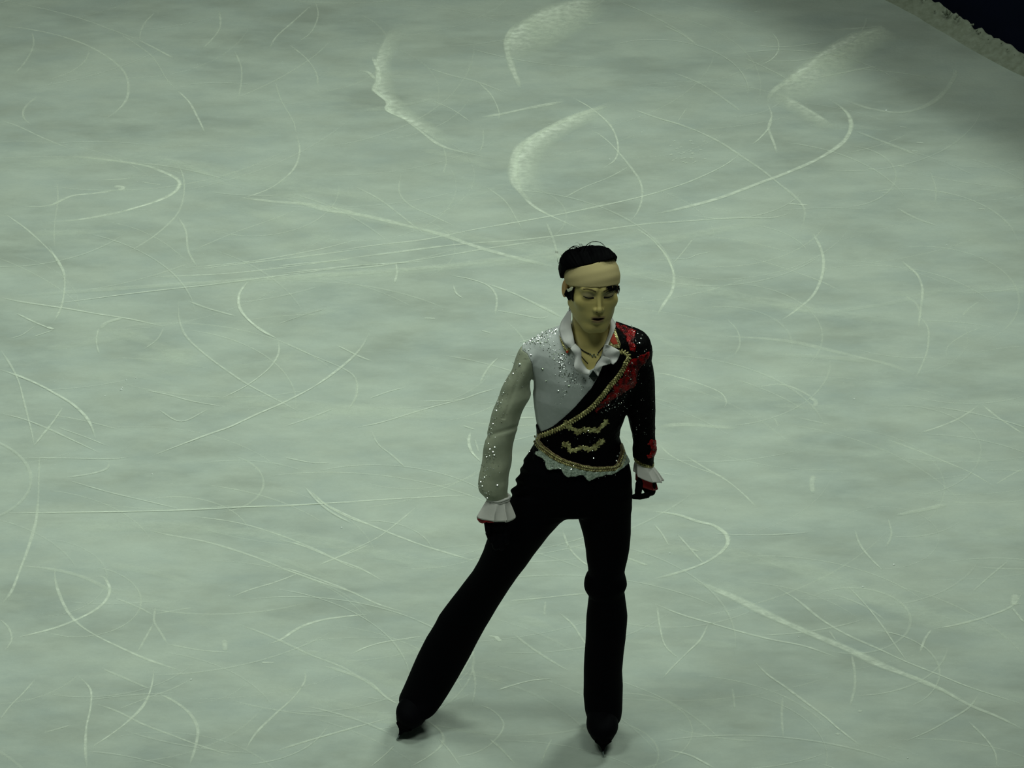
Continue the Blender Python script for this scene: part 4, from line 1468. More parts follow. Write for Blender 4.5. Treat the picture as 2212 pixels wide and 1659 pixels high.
strand([(1256, 546), (1250, 537), (1241, 533), (1231, 537), (1224, 546), (1217, 556)], [.0, -.01, -.01, 0, .01, .02], .0016)
strand([(1259, 545), (1252, 534), (1243, 531), (1234, 534), (1227, 541)], [.01, 0, 0, .01, .02], .0012)
strand([(1261, 541), (1266, 531), (1275, 524), (1286, 522), (1297, 524), (1306, 532), (1314, 541)], [.0, -.01, -.01, -.01, 0, 0, .01], .0011)
strand([(1262, 540), (1268, 529), (1279, 522.5), (1290, 521.5), (1301, 526), (1311, 536)], [.01, 0, 0, 0, .01, .01], .0008)
strand([(1257, 544), (1254, 530), (1247, 524), (1241, 526)], [.01, .01, .01, .01], .0005)
strand([(1260, 542), (1259, 531), (1256, 526)], [.01, .01, .01], .0005)
strand([(1273, 530), (1277, 523), (1283, 519)], [.0, .0, .0], .0005)
strand([(1207, 570), (1204, 562), (1206, 556)], [.02, .02, .02], .0006)
for k in range(30):
    u = rng.uniform(1212, 1320); v = 556 - 26 * math.sin((u - 1206) / 117 * math.pi) + rng.uniform(-3, 3)
    a = rng.uniform(-1, 1)
    strand([(u, v + 6), (u + 3 * a, v), (u + 8 * a, v - rng.uniform(0, 3))], [.01, .01, .02], .0005)
for k in range(12):
    u = 1229 + k * .45
    strand([(u, 652), (u + 1, 662), (u + rng.uniform(-1, 1.5), 671 + rng.uniform(-3, 3))], [-.002, -.002, .0], .0013)
mb.build('loose_strand', hair_m, hair)['kind'] = 'stuff'

hs = lambda x, y, z: head_world(x, y, z)
patch('sideburn', head_world, hw((-.10, -.07, -.06)), hw((-.03, .06, .04)) + np.array([.02, .03, .02]), .0016, .0035, .006,
      [pmask([(1222, 626), (1242, 621), (1238, 632), (1238, 645), (1239, 652), (1236, 650), (1233, 646), (1228, 648), (1224, 642), (1219, 637)], .0016, 120)], hair_m, hair)
patch('sideburn', nape, hw((-.11, -.05, -.09)), hw((-.03, .06, .0)) + np.array([.02, .03, .02]), .0016, .006, .014,
      [pmask([(1229, 655), (1234, 655), (1235, 672), (1231, 671), (1227, 666)], .001, 120)], hair_m, hair)
mb = MB()


def wisp(path, r=.0011):
    C = catmull(path, 12)
    p, n, ok = hit(C[:, 0], C[:, 1], head_world)
    t = np.linspace(0, 1, 12)
    mb.tube(p + n * .0022, r * (1 - .7 * t ** 2), 5)


for k in range(26):
    f = k / 25
    x0 = 1311 + 25 * f + rng.normal(0, 1); L = 7 + 9 * f + rng.uniform(-2, 4)
    wisp([(x0, 617.5), (x0 + rng.uniform(-2, 3) , 617.5 + L * .5), (x0 + rng.uniform(-5, 2), 617.5 + L)], rng.uniform(.0009, .0016))
for k in range(9):
    wisp([(1331 + rng.normal(0, 2), 619 + k * .8), (1322, 624 + k * .3), (1306 + 1.5 * k, 629.5 + rng.normal(0, .8))], .0010)
mb.build('fringe', hair_m, hair)['kind'] = 'stuff'
patch('tape', scalp, hw((-.10, -.07, -.02)), hw((-.03, .05, .06)), .0013, .0085, .004,
      [pmask([(1221, 622), (1228, 624), (1236, 619), (1238, 622), (1236, 627), (1229, 630.5), (1223, 629), (1220, 626)])], tape_m, skater)['label'] = 'white tape end'

# ------------------------------------------------------------------ clothes
NECKV = [(1228, 640), (1229, 690), (1236, 726), (1241, 745), (1255, 772), (1258, 782), (1271, 801), (1284, 795), (1297, 775), (1303, 753), (1316, 723), (1328, 698), (1334, 640)]


def folds(x, y, z):
    u, v = w2p(x, y, z)
    b = .0016 * vnoise(x, y, z, 16)
    arm = np.clip((1150 - u) / 8, 0, 1)
    # diagonal pull folds on the sleeve
    b = b + arm * .0022 * np.sin((u * .55 + v) * .105 + 2 * vnoise(x, y, z, 9)) * np.clip(vnoise(x, y, z, 7) + .55, 0, 1)
    b = b + arm * .0035 * np.exp(-((v - 922 - (1119 - u) * .30) / 5) ** 2)
    b = b + arm * .0030 * np.exp(-((u - 1126 + (v - 800) * .36) / 4.5) ** 2) * (v > 775) * (v < 905)
    return b


zt = z_at(697, .0)
SLEEVE = [(1128, 700), (1128, 757), (1139, 764), (1149, 785), (1152.5, 815), (1153, 838), (1150, 853), (1140, 1100), (900, 1120), (900, 700)]
lo = (x_at(1020, 0, 1), -.17, z_at(1092, -.08)); hi = (x_at(1200, 0, 1), .12, zt)
patch('sleeve', upper, lo, hi, .0026, .0, .0, [pmask(SLEEVE)], sheer, skater, bump=folds)['label'] = 'sheer sleeve set with stones'
ROP = [(1128, 690), (1128, 757), (1139, 764), (1149, 785), (1152.5, 815), (1153, 838), (1150, 853), (1140, 1010), (1420, 1010), (1420, 690)]
lo = (x_at(1100, 0, 1), -.15, z_at(1000, 0)); hi = (x_at(1420, 0, 1), .14, zt + .02)
nv = pmask(NECKV)
BLC = [(1120, 680), (1120, 945), (1165, 942), (1242, 886), (1300, 830), (1300, 680)]
patch('blouse', upper, lo, hi, .0026, .0, .0, [pmask(ROP), lambda x, y, z: np.where(y < .03, -nv(x, y, z), -1), pmask([(1050, 650), (1050, 950), (1190, 945), (1262, 885), (1345, 800), (1345, 650)])], white_cloth, skater, bump=folds)

JACK = [(1332, 690), (1329, 700), (1318, 725), (1306, 752), (1306, 775), (1291, 815), (1277, 839), (1258, 861), (1241, 880), (1220, 900), (1195, 921), (1168, 933), (1159, 915), (1153, 930), (1157, 938), (1150, 952), (1140, 975), (1134, 1000),
        (1156, 997), (1162, 968), (1166, 962), (1179, 973), (1195, 985.5), (1211, 995), (1234, 1003), (1258, 1010.5), (1282, 1014.5), (1306, 1014.5), (1328, 1013), (1337, 1006), (1343, 992), (1350, 966), (1356, 900), (1360, 960),
        (1362, 990), (1372, 989), (1388, 1000), (1412, 1009), (1440, 1000), (1440, 690)]
lo = (x_at(1125, 0, 1), -.15, z_at(1035, -.05)); hi = (x_at(1432, 0, 1), .15, zt + .03)


def jfold(x, y, z):
    return .0018 * vnoise(x, y, z, 22) + .0009 * vnoise(x, y, z, 70)


jacket = patch('jacket', upper, lo, hi, .0026, .0042, .0, [pmask(JACK, .0006, 150)], black_cloth, skater, bump=jfold)

# red sequin fields
RED1 = [(1330, 696), (1340, 700), (1352, 703), (1366, 709), (1374, 713), (1371, 726), (1369, 738), (1376, 752), (1371, 761), (1362, 757), (1357, 742), (1351, 728), (1341, 716), (1332, 708)]
RED2 = [(1398, 760), (1405, 757), (1403, 772), (1393, 783), (1380, 796), (1376, 812), (1376, 824), (1368, 838), (1352, 845), (1336, 856), (1320, 867), (1306, 878), (1296, 886), (1288, 892), (1285, 886), (1296, 870), (1312, 858), (1322, 845), (1326, 832), (1341, 818), (1349, 803), (1354, 786), (1362, 776), (1376, 773), (1388, 766)]
RED3 = [(1401, 952), (1408, 949), (1418, 952), (1418, 975), (1412, 990), (1402, 995), (1398, 986), (1405, 975), (1406, 964), (1399, 961)]
def jx(x, y, z): return upper(x, y, z)
for nm, pl, a, b in (('sequin_panel', RED1, (1322, 770), (1385, 690)), ('sequin_panel', RED2, (1278, 900), (1412, 748)), ('sequin_panel', RED3, (1390, 1000), (1424, 942))):
    p0 = pt(a[0], a[1], -.13); p1 = pt(b[0], b[1], .06)
    patch(nm, jx, (p0[0], -.14, p0[2] - .03), (p1[0], .05, p1[2] + .03), .0018, .0062, .005, [pmask(pl, .0035, 110), front(.045)], red_m, jacket, bump=jfold)['label'] = 'red sequin panel'

# gold braid along the front edge and hem, zigzag of beads on the surface
BR = [(1337, 762), (1343, 760), (1350, 763), (1356, 769), (1356, 775), (1351, 782), (1346, 794), (1338, 807), (1327, 821), (1318, 831), (1306, 846), (1298, 856), (1288, 868), (1277, 879), (1265, 889), (1247, 901), (1227, 914), (1211, 923), (1189, 933), (1170, 941)]
HM = [(1165, 943), (1162, 948), (1163, 955), (1168, 963), (1179, 972), (1195, 984), (1211, 993.5), (1234, 1002), (1258, 1009), (1282, 1013), (1306, 1013), (1327, 1011), (1336, 1004), (1341, 992), (1346, 974), (1345, 962)]


def beads(name, path, step, w, r, m, parent, zig=True, f=upper, lift=.006):
    L = np.linalg.norm(np.diff(np.array(path), axis=0), axis=1).sum()
    C = catmull(path, max(4, int(L / step)))
    Tn = np.gradient(C, axis=0); Tn /= np.linalg.norm(Tn, axis=1, keepdims=True)
    N = np.stack([-Tn[:, 1], Tn[:, 0]], 1)
    mb = MB()
    for sgn in (-1, 1):
        ph = 0.5 if sgn > 0 else 0
        Q = C + N * w * sgn + Tn * step * ph * (1 if zig else 0)
        p, n, ok = hit(Q[:, 0], Q[:, 1], f)
        ok = ok & (n[:, 1] < -.12)
        for a, nn_, o, t, nn2 in zip(p, n, ok, Tn, N):
            if not o: continue
            tw = np.array([t[0] * .5 + nn2[0] * sgn, 0, -(t[1] * .5 + nn2[1] * sgn)]); tw -= nn_ * (tw @ nn_); tw /= np.linalg.norm(tw) + 1e-9
            bi = np.cross(nn_, tw)
            mb.ball(a + nn_ * lift, (r * 1.7, r * .95, r * .95), 6, 4, axes=np.stack([tw, bi, nn_]))
    return mb.build(name, m, parent)


beads('gold_braid', BR, 5.2, 2.6, .0034, gold_m, jacket)
patch('braid_backing', upper, (x_at(1155, 0, 1), -.15, z_at(960, -.1)), (x_at(1365, 0, 1), .0, z_at(750, -.1)), .0022, .0066, .004,
      [lambda x, y, z: (line2(*w2p(x, y, z), BR) - 3.4) / SPX, front(0)], gold_m, jacket)
beads('hem_braid', HM, 3.4, 3.0, .0026, gold_m, jacket, lift=.0085)
patch('hem_backing', upper, (x_at(1150, 0, 1), -.15, z_at(1030, -.1)), (x_at(1355, 0, 1), .0, z_at(935, -.1)), .0022, .0086, .005,
      [lambda x, y, z: (line2(*w2p(x, y, z), HM) - 5.4) / SPX + .0012 * vnoise(x, y, z, 130), front(0)], mat('bronze_braid', (0.32, 0.25, 0.13), 0.4, metal=0.5, noise=(160, 2, (0.12, 0.08, 0.04))), jacket)

# gold frog embroidery
EM1 = [(1222, 914), (1231, 920), (1239, 928), (1248, 934), (1258, 928), (1270, 929), (1282, 930), (1293, 929), (1301, 921), (1309, 912)]
EM2 = [(1217, 962), (1226, 960), (1232, 972), (1242, 973), (1252, 968), (1262, 967), (1272, 971), (1284, 966), (1294, 958), (1301, 952)]


def star(cx, cy, r, k=5, rot=0.3):
    return [(cx + (r if i % 2 == 0 else r * .45) * math.cos(rot + i * math.pi / k), cy + (r if i % 2 == 0 else r * .45) * .9 * math.sin(rot + i * math.pi / k)) for i in range(2 * k)]


def emmask(path, stars):
    def f(x, y, z):
        u, v = w2p(x, y, z)
        d = (line2(u, v, path) - 5.2) / SPX + .0060 * vnoise(x, y, z, 260) + .0010
        for s in stars:
            d = np.minimum(d, poly2(u, v, star(*s)) / SPX)
        return d
    return f


for path, st in ((EM1, [(1309, 913, 9), (1229, 923, 10), (1246, 935, 8), (1291, 932, 7)]), (EM2, [(1300, 953, 9), (1222, 960, 10), (1232, 974, 8), (1285, 969, 7)])):
    patch('gold_embroidery', upper, (x_at(1200, 0, 1), -.15, z_at(path[0][1] + 35, -.1)), (x_at(1330, 0, 1), .0, z_at(path[0][1] - 30, -.1)), .0012, .0066, .005, [emmask(path, st), front(0)], gold_m, jacket, bump=lambda x, y, z: jfold(x, y, z) - .0012 * vnoise(x, y, z, 300))

# white lace under the hem
LACE = [(1155, 980), (1157, 975), (1163, 975), (1163, 966), (1168, 971), (1179, 980), (1195, 992), (1211, 1001), (1234, 1009), (1258, 1015.5), (1282, 1019.5), (1306, 1019.5), (1330, 1017), (1340, 1008), (1346, 994), (1350, 976), (1347, 968), (1349, 972), (1354, 982), (1359.5, 990), (1360, 998), (1352, 1006), (1345, 1012), (1334, 1019), (1321, 1026), (1310, 1025), (1301, 1029), (1290, 1031), (1280, 1036), (1272, 1040),
        (1266, 1034), (1260, 1026), (1250, 1027), (1242, 1030), (1234, 1029), (1227, 1031.5), (1220, 1027), (1216, 1021), (1213, 1014), (1204, 1013), (1196, 1014), (1188, 1016), (1181, 1013), (1178, 1006), (1178, 998), (1172, 990), (1166, 987), (1160, 985)]


def hipf(x, y, z):
    return smin(hips(x, y, z), torso(x, y, z), .01)


def lacebump(x, y, z):
    u, v = w2p(x, y, z)
    return -.0035 * np.clip((v - 990) / 30, 0, 1) * (1 + np.sin(u * .42))


patch('lace_hem', hipf, (x_at(1145, 0, 1), -.16, z_at(1058, -.1)), (x_at(1370, 0, 1), .0, z_at(950, -.1)), .0018, .0062, .005,
      [pmask(LACE, .0010, 200), front(.01)], lace_m, skater, bump=lacebump)

# trousers
def tfold(x, y, z):
    u, v = w2p(x, y, z)
    return .0015 * vnoise(x, y, z, 12) - .0048 * np.sin(v * .262 + .6) * np.clip((1150 - u) / 22, 0, 1) * np.clip((v - 992) / 10, 0, 1) * np.clip((1092 - v) / 14, 0, 1)


lo = (x_at(845, .1, .1), -.13, .045); hi = (x_at(1385, 0, 1), .22, z_at(945, 0))
patch('trousers', lower, lo, hi, .0042, .0, .0, [], trouser_m, skater, bump=tfold)

# gloves
for H_, lo_, hi_, cutpy in ((HANDR, (1035, 1205), (1112, 1080), 1088), (HANDL, (1352, 1095), (1424, 1010), 1020)):
    p0 = pt(lo_[0], lo_[1], -.1); p1 = pt(hi_[0], hi_[1], -.0)
    patch('glove', lambda x, y, z: hand(x, y, z, H_), (p0[0], -.17, p0[2]), (p1[0], .05, p1[2]), .0016, .0008, .0, [], glove_m, skater)

# boots and blades
for fr in (FR_R, FR_L):
    p, M = fr
    f = lambda X, Y, Z: boot(*to_local(fr, X, Y, Z))
    c0 = p + M @ np.array([0, .13, .13])
    bo = patch('skate_boot', f, c0 - np.array([.15, .19, .135]), c0 + np.array([.15, .19, .15]), .0028, .0, .0, [], boot_m, skater)
    mb = MB()
    prof = [(0.0, .0016), (.020, .0019), (.026, .0034), (.038, .0090), (.050, .024)]

    def runner(y0, y1, zs, n=2):
        rows = []
        for z, w in prof:
            if z > zs: break
            rows.append((z, w))
        V, F_ = [], []
        for k, yy in enumerate(np.linspace(y0, y1, n)):
            rk = max(0, (.03 - yy)) * .25
            for z, w in rows:
                zz = max(z, rk if z == 0 else z)
                V += [(-w, yy, zz), (w, yy, zz)]
        m_ = len(rows) * 2
        for k in range(n - 1):
            a = k * m_
            for j in range(len(rows) - 1):
                F_.append((a + 2 * j, a + m_ + 2 * j, a + m_ + 2 * j + 2, a + 2 * j + 2))
                F_.append((a + 2 * j + 1, a + 2 * j + 3, a + m_ + 2 * j + 3, a + m_ + 2 * j + 1))
            F_.append((a, a + 1, a + m_ + 1, a + m_))
            F_.append((a + m_ - 2, a + 2 * m_ - 2, a + 2 * m_ - 1, a + m_ - 1))
        for a, fl_ in ((0, False), ((n - 1) * m_, True)):
            for j in range(len(rows) - 1):
                q = (a + 2 * j, a + 2 * j + 2, a + 2 * j + 3, a + 2 * j + 1)
                F_.append(q[::-1] if fl_ else q)
        mb.add(V, F_)
    runner(0.0, .285, .021, 14)
    for k in range(4):
        mb.box((-.0018, -.002 - .001 * (k % 2), .004 + .004 * k), (.0018, .004, .0062 + .004 * k))
    V = np.concatenate(mb.V) @ M.T + p
    bl = mesh_obj('blade', V, mb.F, steel, bo, smooth=False)
    bl['label'] = 'steel figure blade'
    prof = [(.017, .0026), (.026, .0042), (.038, .0100), (.052, .026)]
    for ya, yb in ((.006, .085), (.195, .250)):
        mb = MB()
        runner(ya, yb, .06)
        mesh_obj('blade_mount', np.concatenate(mb.V) @ M.T + p, mb.F, boot_m, bo, smooth=False)

# ------------------------------------------------------------------ ruffled cuffs
def ruffle_ring(name, c0, c1, r0, r1, axisx, axisy, pleats, amp, drop, m, parent, a0=0, a1=2 * math.pi, thick=.0016, nt_=150, ns=14, seed=1.0):
    """frill from ring c0 (radii r0) to ring c1 (radii r1)"""
    V, F_ = [], []
    c0, c1 = np.array(c0), np.array(c1)
    axd = (c1 - c0); Ld = np.linalg.norm(axd); axd = axd / Ld
    for side in (0, 1):
        for i in range(nt_):
            t = a0 + (a1 - a0) * i / (nt_ - (0 if a1 - a0 > 6.28 else 1))
            ph = t * pleats + 1.4 * math.sin(t * 2 + seed) + seed
            for j in range(ns):
                s = j / (ns - 1)
                e = s ** .8
                c = c0 + (c1 - c0) * s
                wv = math.sin(ph)
                rx = r0[0] + (r1[0] - r0[0]) * e + amp * e * wv - side * thick
                ry = r0[1] + (r1[1] - r0[1]) * e + amp * e * wv - side * thick
                ph2 = t + .18 * e * math.cos(ph)
                q = c + axisx * rx * math.cos(ph2) + axisy * ry * math.sin(ph2)
                q = q + axd * drop * e * (abs(math.sin(ph * .5 + .785 + 1.571)) ** .8 * (1 + .4 * math.sin(t * 2.0 + seed)) - .3)
                V.append(q)
    m_ = nt_ * ns
    full = a1 - a0 > 6.28
    for i in range(nt_ if full else nt_ - 1):
        k = (i + 1) % nt_
        for j in range(ns - 1):
            F_.append((i * ns + j, k * ns + j, k * ns + j + 1, i * ns + j + 1))
            F_.append((m_ + i * ns + j, m_ + i * ns + j + 1, m_ + k * ns + j + 1, m_ + k * ns + j))
        F_.append((i * ns + ns - 1, k * ns + ns - 1, m_ + k * ns + ns - 1, m_ + i * ns + ns - 1))
        F_.append((i * ns, m_ + i * ns, m_ + k * ns, k * ns))
    return mesh_obj(name, np.array(V), F_, m, parent)


ex, ey = np.array([1.0, 0, 0]), np.array([0, 1.0, 0])
A0 = pt(1076, 1077, -.092); A1 = pt(1072, 1113, -.104)
cw = ruffle_ring('cuff_ruffle', A0, A1, (.031, .026), (.0545, .040), ex, ey, 7, .0065, .011, cuff_m, skater, seed=2.2)
B1 = pt(1064, 1118, -.100)
cl = ruffle_ring('cuff_lining', A0 + np.array([0, 0, -.002]), B1, (.027, .022), (.043, .032), ex, ey, 6, .0045, .010, redsatin, cw, seed=.7)
cl['label'] = 'red lining frill'
# gathered wrist band
mb = MB()
tt = np.linspace(0, 2 * math.pi, 40)
for dz, r in ((0.004, .0042), (-.003, .0034)):
    P = np.array([A0 + np.array([.0325 * math.cos(a) + .001, .027 * math.sin(a), dz + .003 * math.cos(a) + .0012 * math.sin(5 * a)]) for a in tt])
    mb.tube(P, r, 7)
mb.build('wrist_band', cuff_m, skater)

ax2 = np.array([.94, 0, -.34]); ax2 /= np.linalg.norm(ax2)
C0 = pt(1391, 999, -.002); C1 = pt(1401, 1027, -.010)
cw = ruffle_ring('cuff_ruffle', C0, C1, (.027, .026), (.0455, .040), ax2, ey, 8, .0045, .006, cuff_m, skater, seed=.4)
cw['label'] = 'white frill below the black sleeve'
cl = ruffle_ring('cuff_lining', C0, pt(1397, 1046, -.006), (.024, .024), (.034, .032), ax2, ey, 6, .003, .005, redsatin, cw, seed=1.6)
cl['label'] = 'red lining frill'
mb = MB()
for k in range(34):
    a = k / 34 * 2 * math.pi
    for dd in (-.003, .003):
        q = pt(1391, 996, -.002) + ax2 * .0295 * math.cos(a) + ey * .028 * math.sin(a) + np.array([0, 0, dd])
        mb.ball(q, (.0034, .0034, .0028), 5, 4)
mb.build('gold_cuff_trim', gold_m, jacket)

# ------------------------------------------------------------------ ruffled collar: ribbons laid between two traced edges
def ribbon(name, inner, outer, yi, yo, m, parent, waves, amp, n=70, k=9, thick=.0018, ph=0.0):
    I = catmull([pt(u, v, y) for (u, v), y in zip(inner, yi)], n)
    O = catmull([pt(u, v, y) for (u, v), y in zip(outer, yo)], n)
    V = []
    S_ = []
    for j in range(k):
        s = j / (k - 1)
        Q = I * (1 - s) + O * s
        arch = .006 * math.sin(math.pi * s)
        t = np.linspace(0, 1, n)
        Q = Q + np.array([0, -1, .3])[None, :] * (arch + amp * s * np.sin(waves * 2 * math.pi * t + ph + .8 * s))[:, None]
        S_.append(Q)
    G = np.stack(S_, 1)
    tu = np.gradient(G, axis=0); tv = np.gradient(G, axis=1)
    N = np.cross(tu, tv); N /= np.linalg.norm(N, axis=2, keepdims=True) + 1e-9
    if N[:, :, 1].mean() > 0: N = -N
    V = np.concatenate([G.reshape(-1, 3), (G - N * thick).reshape(-1, 3)])
    F_ = []
    M_ = n * k
    for i in range(n - 1):
        for j in range(k - 1):
            a = i * k + j
            F_.append((a, a + 1, a + k + 1, a + k)); F_.append((M_ + a, M_ + a + k, M_ + a + k + 1, M_ + a + 1))
        F_.append((i * k + k - 1, M_ + i * k + k - 1, M_ + (i + 1) * k + k - 1, (i + 1) * k + k - 1))
        F_.append((i * k, (i + 1) * k, M_ + (i + 1) * k, M_ + i * k))
    for i, fl_ in ((0, 0), (n - 1, 1)):
        for j in range(k - 1):
            a = i * k + j
            F_.append((a, M_ + a, M_ + a + 1, a + 1) if not fl_ else (a, a + 1, M_ + a + 1, M_ + a))
    return mesh_obj(name, V, F_, m, parent)


collar = ribbon('collar', [(1234, 664), (1233, 690), (1235, 710), (1239, 728), (1243, 748)],
                [(1226, 672), (1212, 696), (1208, 716), (1217, 738), (1230, 752)],
                [.03, -.015, -.045, -.07, -.085], [.045, .02, -.03, -.07, -.095], ruffle_m, skater, 2.6, .0055)
collar['label'] = 'stand-up white frilled collar'
ribbon('ruffle', [(1243, 742), (1255, 756), (1257, 778), (1266, 795), (1275, 800)],
       [(1232, 752), (1242, 770), (1240, 792), (1252, 807), (1272, 809)],
       [-.085, -.098, -.108, -.116, -.120], [-.10, -.115, -.125, -.130, -.130], ruffle_m, collar, 2, .006)
ribbon('ruffle', [(1316, 672), (1318, 700), (1314, 722), (1304, 748), (1302, 760)],
       [(1319, 680), (1329, 699), (1328, 711), (1316, 738), (1311, 756)],
       [.03, -.02, -.05, -.078, -.088], [.035, -.01, -.05, -.088, -.10], ruffle_m, collar, 1, .002)
ribbon('ruffle', [(1306, 744), (1302, 756), (1304, 768), (1312, 776), (1319, 784)],
       [(1312, 744), (1324, 750), (1338, 758), (1336, 774), (1325, 787)],
       [-.088, -.094, -.100, -.108, -.112], [-.10, -.104, -.110, -.118, -.122], ruffle_m, collar, 2, .0065, ph=1.5)
ribbon('ruffle', [(1302, 768), (1294, 778), (1287, 788), (1283, 797), (1289, 808)],
       [(1318, 773), (1318, 786), (1303, 789), (1298, 800), (1292, 813)],
       [-.104, -.108, -.112, -.116, -.118], [-.115, -.120, -.124, -.126, -.124], ruffle_m, collar, 2, .0055, ph=.4)
# collar points peeking out: red panels edged in gold
def tri(name, poly, m, off, h=.0016, thick=.004):
    P = np.array(poly); x0, x1 = P[:, 0].min() - 6, P[:, 0].max() + 6
    return patch(name, upper, (x_at(x0, -.05, 1.3), -.15, z_at(P[:, 1].max() + 25, -.08)), (x_at(x1, -.05, 1.3), .06, z_at(P[:, 1].min() - 25, -.0)), h, off, thick, [pmask(poly), front(.06)], m, collar)


tri('collar_point', [(1327, 709), (1330, 711), (1341, 744), (1339, 752.5), (1322, 751), (1309, 743), (1314, 731)], gold_m, .012)['label'] = 'gold-edged collar point'
tri('collar_point', [(1326, 719), (1335.5, 744), (1325, 744.5), (1315, 734)], redpanel, .0138)['label'] = 'red collar panel'
tri('collar_point', [(1207, 722), (1211, 728), (1217, 740), (1224, 754), (1228, 751), (1234, 748), (1230, 760), (1225, 763), (1219, 756), (1211, 739)], gold_m, .010)['label'] = 'gold collar point'
tri('collar_point', [(1222, 758), (1229, 756), (1227, 763.5), (1223, 762)], redpanel, .0125)['label'] = 'red collar tip'

# ------------------------------------------------------------------ necklaces and pendant
def nf(x, y, z): return body_near_head(x, y, z)


mb = MB()
for path, r in (([(1235, 700), (1236, 715), (1239, 729), (1245, 744), (1256, 755), (1266, 761), (1273, 764)], .0017),  # upper cords: black necklace plus the neck shadow, carried by the dark tube
                ([(1316, 716), (1314, 729), (1308, 742), (1299, 754), (1292, 762)], .0017),
                ([(1256, 770), (1262, 777), (1270, 785)], .0012), ([(1302, 762), (1296, 774), (1290, 782), (1285, 792)], .0013)):
    C = catmull(path, 26)
    p, n, ok = hit(C[:, 0], C[:, 1], nf)
    mb.tube((p + n * r * .7)[ok], r, 6)
necklace = mb.build('necklace', cord_m, skater)
mb = MB()
p, n, ok = hit([1275, 1280, 1286, 1291, 1283, 1279], [765, 770, 770, 765, 766, 768], nf)
for q, nn_ in zip(p, n): mb.ball(q + nn_ * .002, (.0028, .0022, .0028), 6, 5)
mb.build('clasp_bead', gemdark, necklace)
mb = MB()
P = [pt(u, v, -.138) for u, v in ((1281, 799), (1292, 813), (1283, 824), (1272, 812))]
P2 = [q + np.array([0, -.006, .001]) for q in P]
cc = sum(P2) / 4 + np.array([0, -.003, 0])
mb.add(P + P2 + [cc], [(3, 2, 1, 0), (0, 1, 5, 4), (1, 2, 6, 5), (2, 3, 7, 6), (3, 0, 4, 7), (4, 5, 8), (5, 6, 8), (6, 7, 8), (7, 4, 8)])
mb.build('pendant', mat('pendant_stone', (0.006, 0.011, 0.010), 0.4, spec=.3), necklace, smooth=False)

# ------------------------------------------------------------------ stones
LAMPS = [np.array(o.location) for o in COL.objects if o.type == 'LIGHT']


def scatter(name, spots, m, parent, lift, f=upper, glint=.22):
    """spots: list of (x, y, r_px)"""
    A = np.array(spots, float)
    p, n, ok = hit(A[:, 0], A[:, 1], f)
    mb = MB()
    for q, nn_, o, r in zip(p, n, ok, A[:, 2]):
        if not o: continue
        if r > 1.45 or rng.random() < glint:
            lp = LAMPS[rng.integers(len(LAMPS))]
            l = lp - q; l /= np.linalg.norm(l)
            c = np.array(cam.location) - q; c /= np.linalg.norm(c)
            d = l + c; d = d / np.linalg.norm(d) + rng.normal(0, .035, 3)
        else:
            d = nn_ + rng.normal(0, .22, 3)
        r = r / SPX
        mb.gem(q + nn_ * lift, d, r, r * .8, 6)
    o = mb.build(name, m, parent, smooth=False)
    o['kind'] = 'stuff'
    return o


def gauss_path(path, n, sd, rr):
    C = catmull(path, 200)
    out = []
    for _ in range(n):
        c = C[rng.integers(200)]
        out.append((c[0] + rng.normal(0, sd), c[1] + rng.normal(0, sd), rng.uniform(*rr)))
    return out


sp = gauss_path([(1128, 752), (1150, 738), (1175, 722), (1200, 712)], 150, 5.5, (.7, 1.9))
sp += gauss_path([(1165, 738), (1190, 750), (1207, 768), (1212, 790), (1222, 812), (1240, 826), (1262, 838)], 190, 8, (.5, 1.5))
sp += gauss_path([(1215, 765), (1235, 790), (1260, 815), (1280, 822)], 60, 8, (.5, 1.3))
sp += gauss_path([(1225, 830), (1222, 850), (1210, 868), (1205, 885)], 50, 6, (.4, 1.0))
sp += [(1212, 775, 3.2), (1214, 765, 2.2), (1218, 767, 2.2), (1172, 797, 2.8), (1208, 783, 1.9), (1210, 794, 2), (1234, 817, 2.4), (1229, 834, 2.4), (1206, 844, 2.2), (1224, 846, 1.7), (1238, 823, 1.7), (1180, 823, 1.8), (1188, 769, 2), (1195, 774, 1.8), (1147, 767, 2.1), (1133, 755, 2.4), (1170, 731, 2.2), (1178, 739, 2.2), (1145, 737, 2.2)]
bl_ = [o for o in skater.children if o.name.startswith('blouse')][0]
sl_ = [o for o in skater.children if o.name.startswith('sleeve')][0]
sp = [s for s in sp if 1129 < s[0] and s[1] < 930]
scatter('rhinestone', sp[::2], gem_m, bl_, .0006)
scatter('rhinestone', [(a, b, r * .9) for a, b, r in sp[1::2]], gemdark, bl_, .0004)
se = gauss_path([(1120, 768), (1110, 795), (1098, 820), (1087, 845), (1076, 872), (1067, 905), (1060, 935), (1052, 965), (1047, 990), (1044, 1020), (1040, 1050), (1052, 1068)], 300, 6, (.5, 1.4))
se += gauss_path([(1060, 960), (1065, 1000), (1062, 1040)], 40, 8, (.5, 1.3))
se += gauss_path([(1124, 790), (1120, 830), (1100, 870), (1090, 910)], 30, 8, (.5, 1.0))
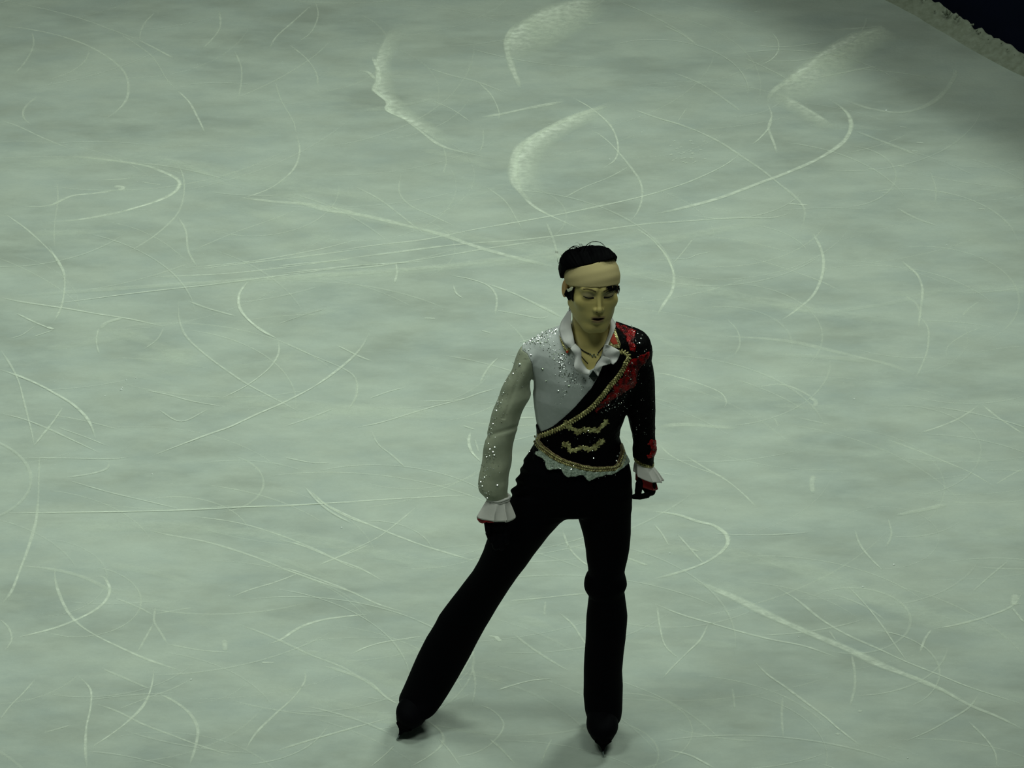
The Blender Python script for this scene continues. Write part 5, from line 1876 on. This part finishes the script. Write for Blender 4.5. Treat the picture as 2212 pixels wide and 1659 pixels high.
se += [(1123, 787, 3.0), (1109, 807, 2.0), (1069, 966, 2), (1059, 970, 1.8), (1065, 976, 2), (1068, 983, 1.8), (1052, 987, 1.6), (1074, 1048, 2.4), (1047, 1031, 1.8), (1044, 1034, 1.6), (1039, 1041, 2), (1042, 1050, 1.6), (1053, 1075, 2), (1089, 849, 1.5), (1073, 887, 1.8)]
scatter('rhinestone', se[::3] + se[-15:], gem_m, sl_, .0008)
scatter('rhinestone', [(a, b, r * .8) for a, b, r in se[1::3]], gemdark, sl_, .0004)
sj = gauss_path([(1355, 715), (1375, 740), (1395, 760)], 26, 10, (.5, 1.3)) + gauss_path([(1395, 765), (1370, 790), (1360, 820), (1335, 850), (1300, 885)], 90, 9, (.4, 1.2))
sj += gauss_path([(1330, 860), (1325, 885), (1340, 870), (1300, 900)], 24, 10, (.4, 1.0)) + gauss_path([(1385, 860), (1390, 900), (1392, 950)], 26, 12, (.4, .9)) + gauss_path([(1180, 955), (1215, 945), (1250, 955), (1300, 940)], 20, 8, (.4, .9))
sj += [(1364, 718, 1.6), (1383, 734, 2.0), (1380, 743, 2), (1390, 759, 1.6), (1377, 770, 1.5), (1363, 783, 2), (1345, 794, 1.5), (1360, 818, 1.8), (1334, 869, 2), (1326, 877, 1.8), (1270, 928, 2), (1279, 972, 1.8), (1260, 968, 1.8), (1281, 989, 1.8), (1336, 979, 2.4), (1331, 985, 2.2), (1329, 995, 2.2), (1335, 1001, 2.8), (1312, 1011, 2), (1319, 1025 - 9, 1.5), (1342, 996, 1.6), (1147, 977, 1.8), (1360, 898, 1.6), (1377, 926, 1.6)]
scatter('rhinestone', sj, gem_m, jacket, .0052)
lc_ = [o for o in skater.children if o.name.startswith('lace_hem')][0]
scatter('rhinestone', gauss_path([(1180, 995), (1215, 1012), (1260, 1020), (1310, 1020), (1350, 995)], 60, 5, (.4, 1.2)) + [(1234, 1013, 2.2), (1228, 1018, 1.5), (1348, 990, 1.6), (1331, 1015, 1.6)], gem_m, lc_, .0078, f=hipf)
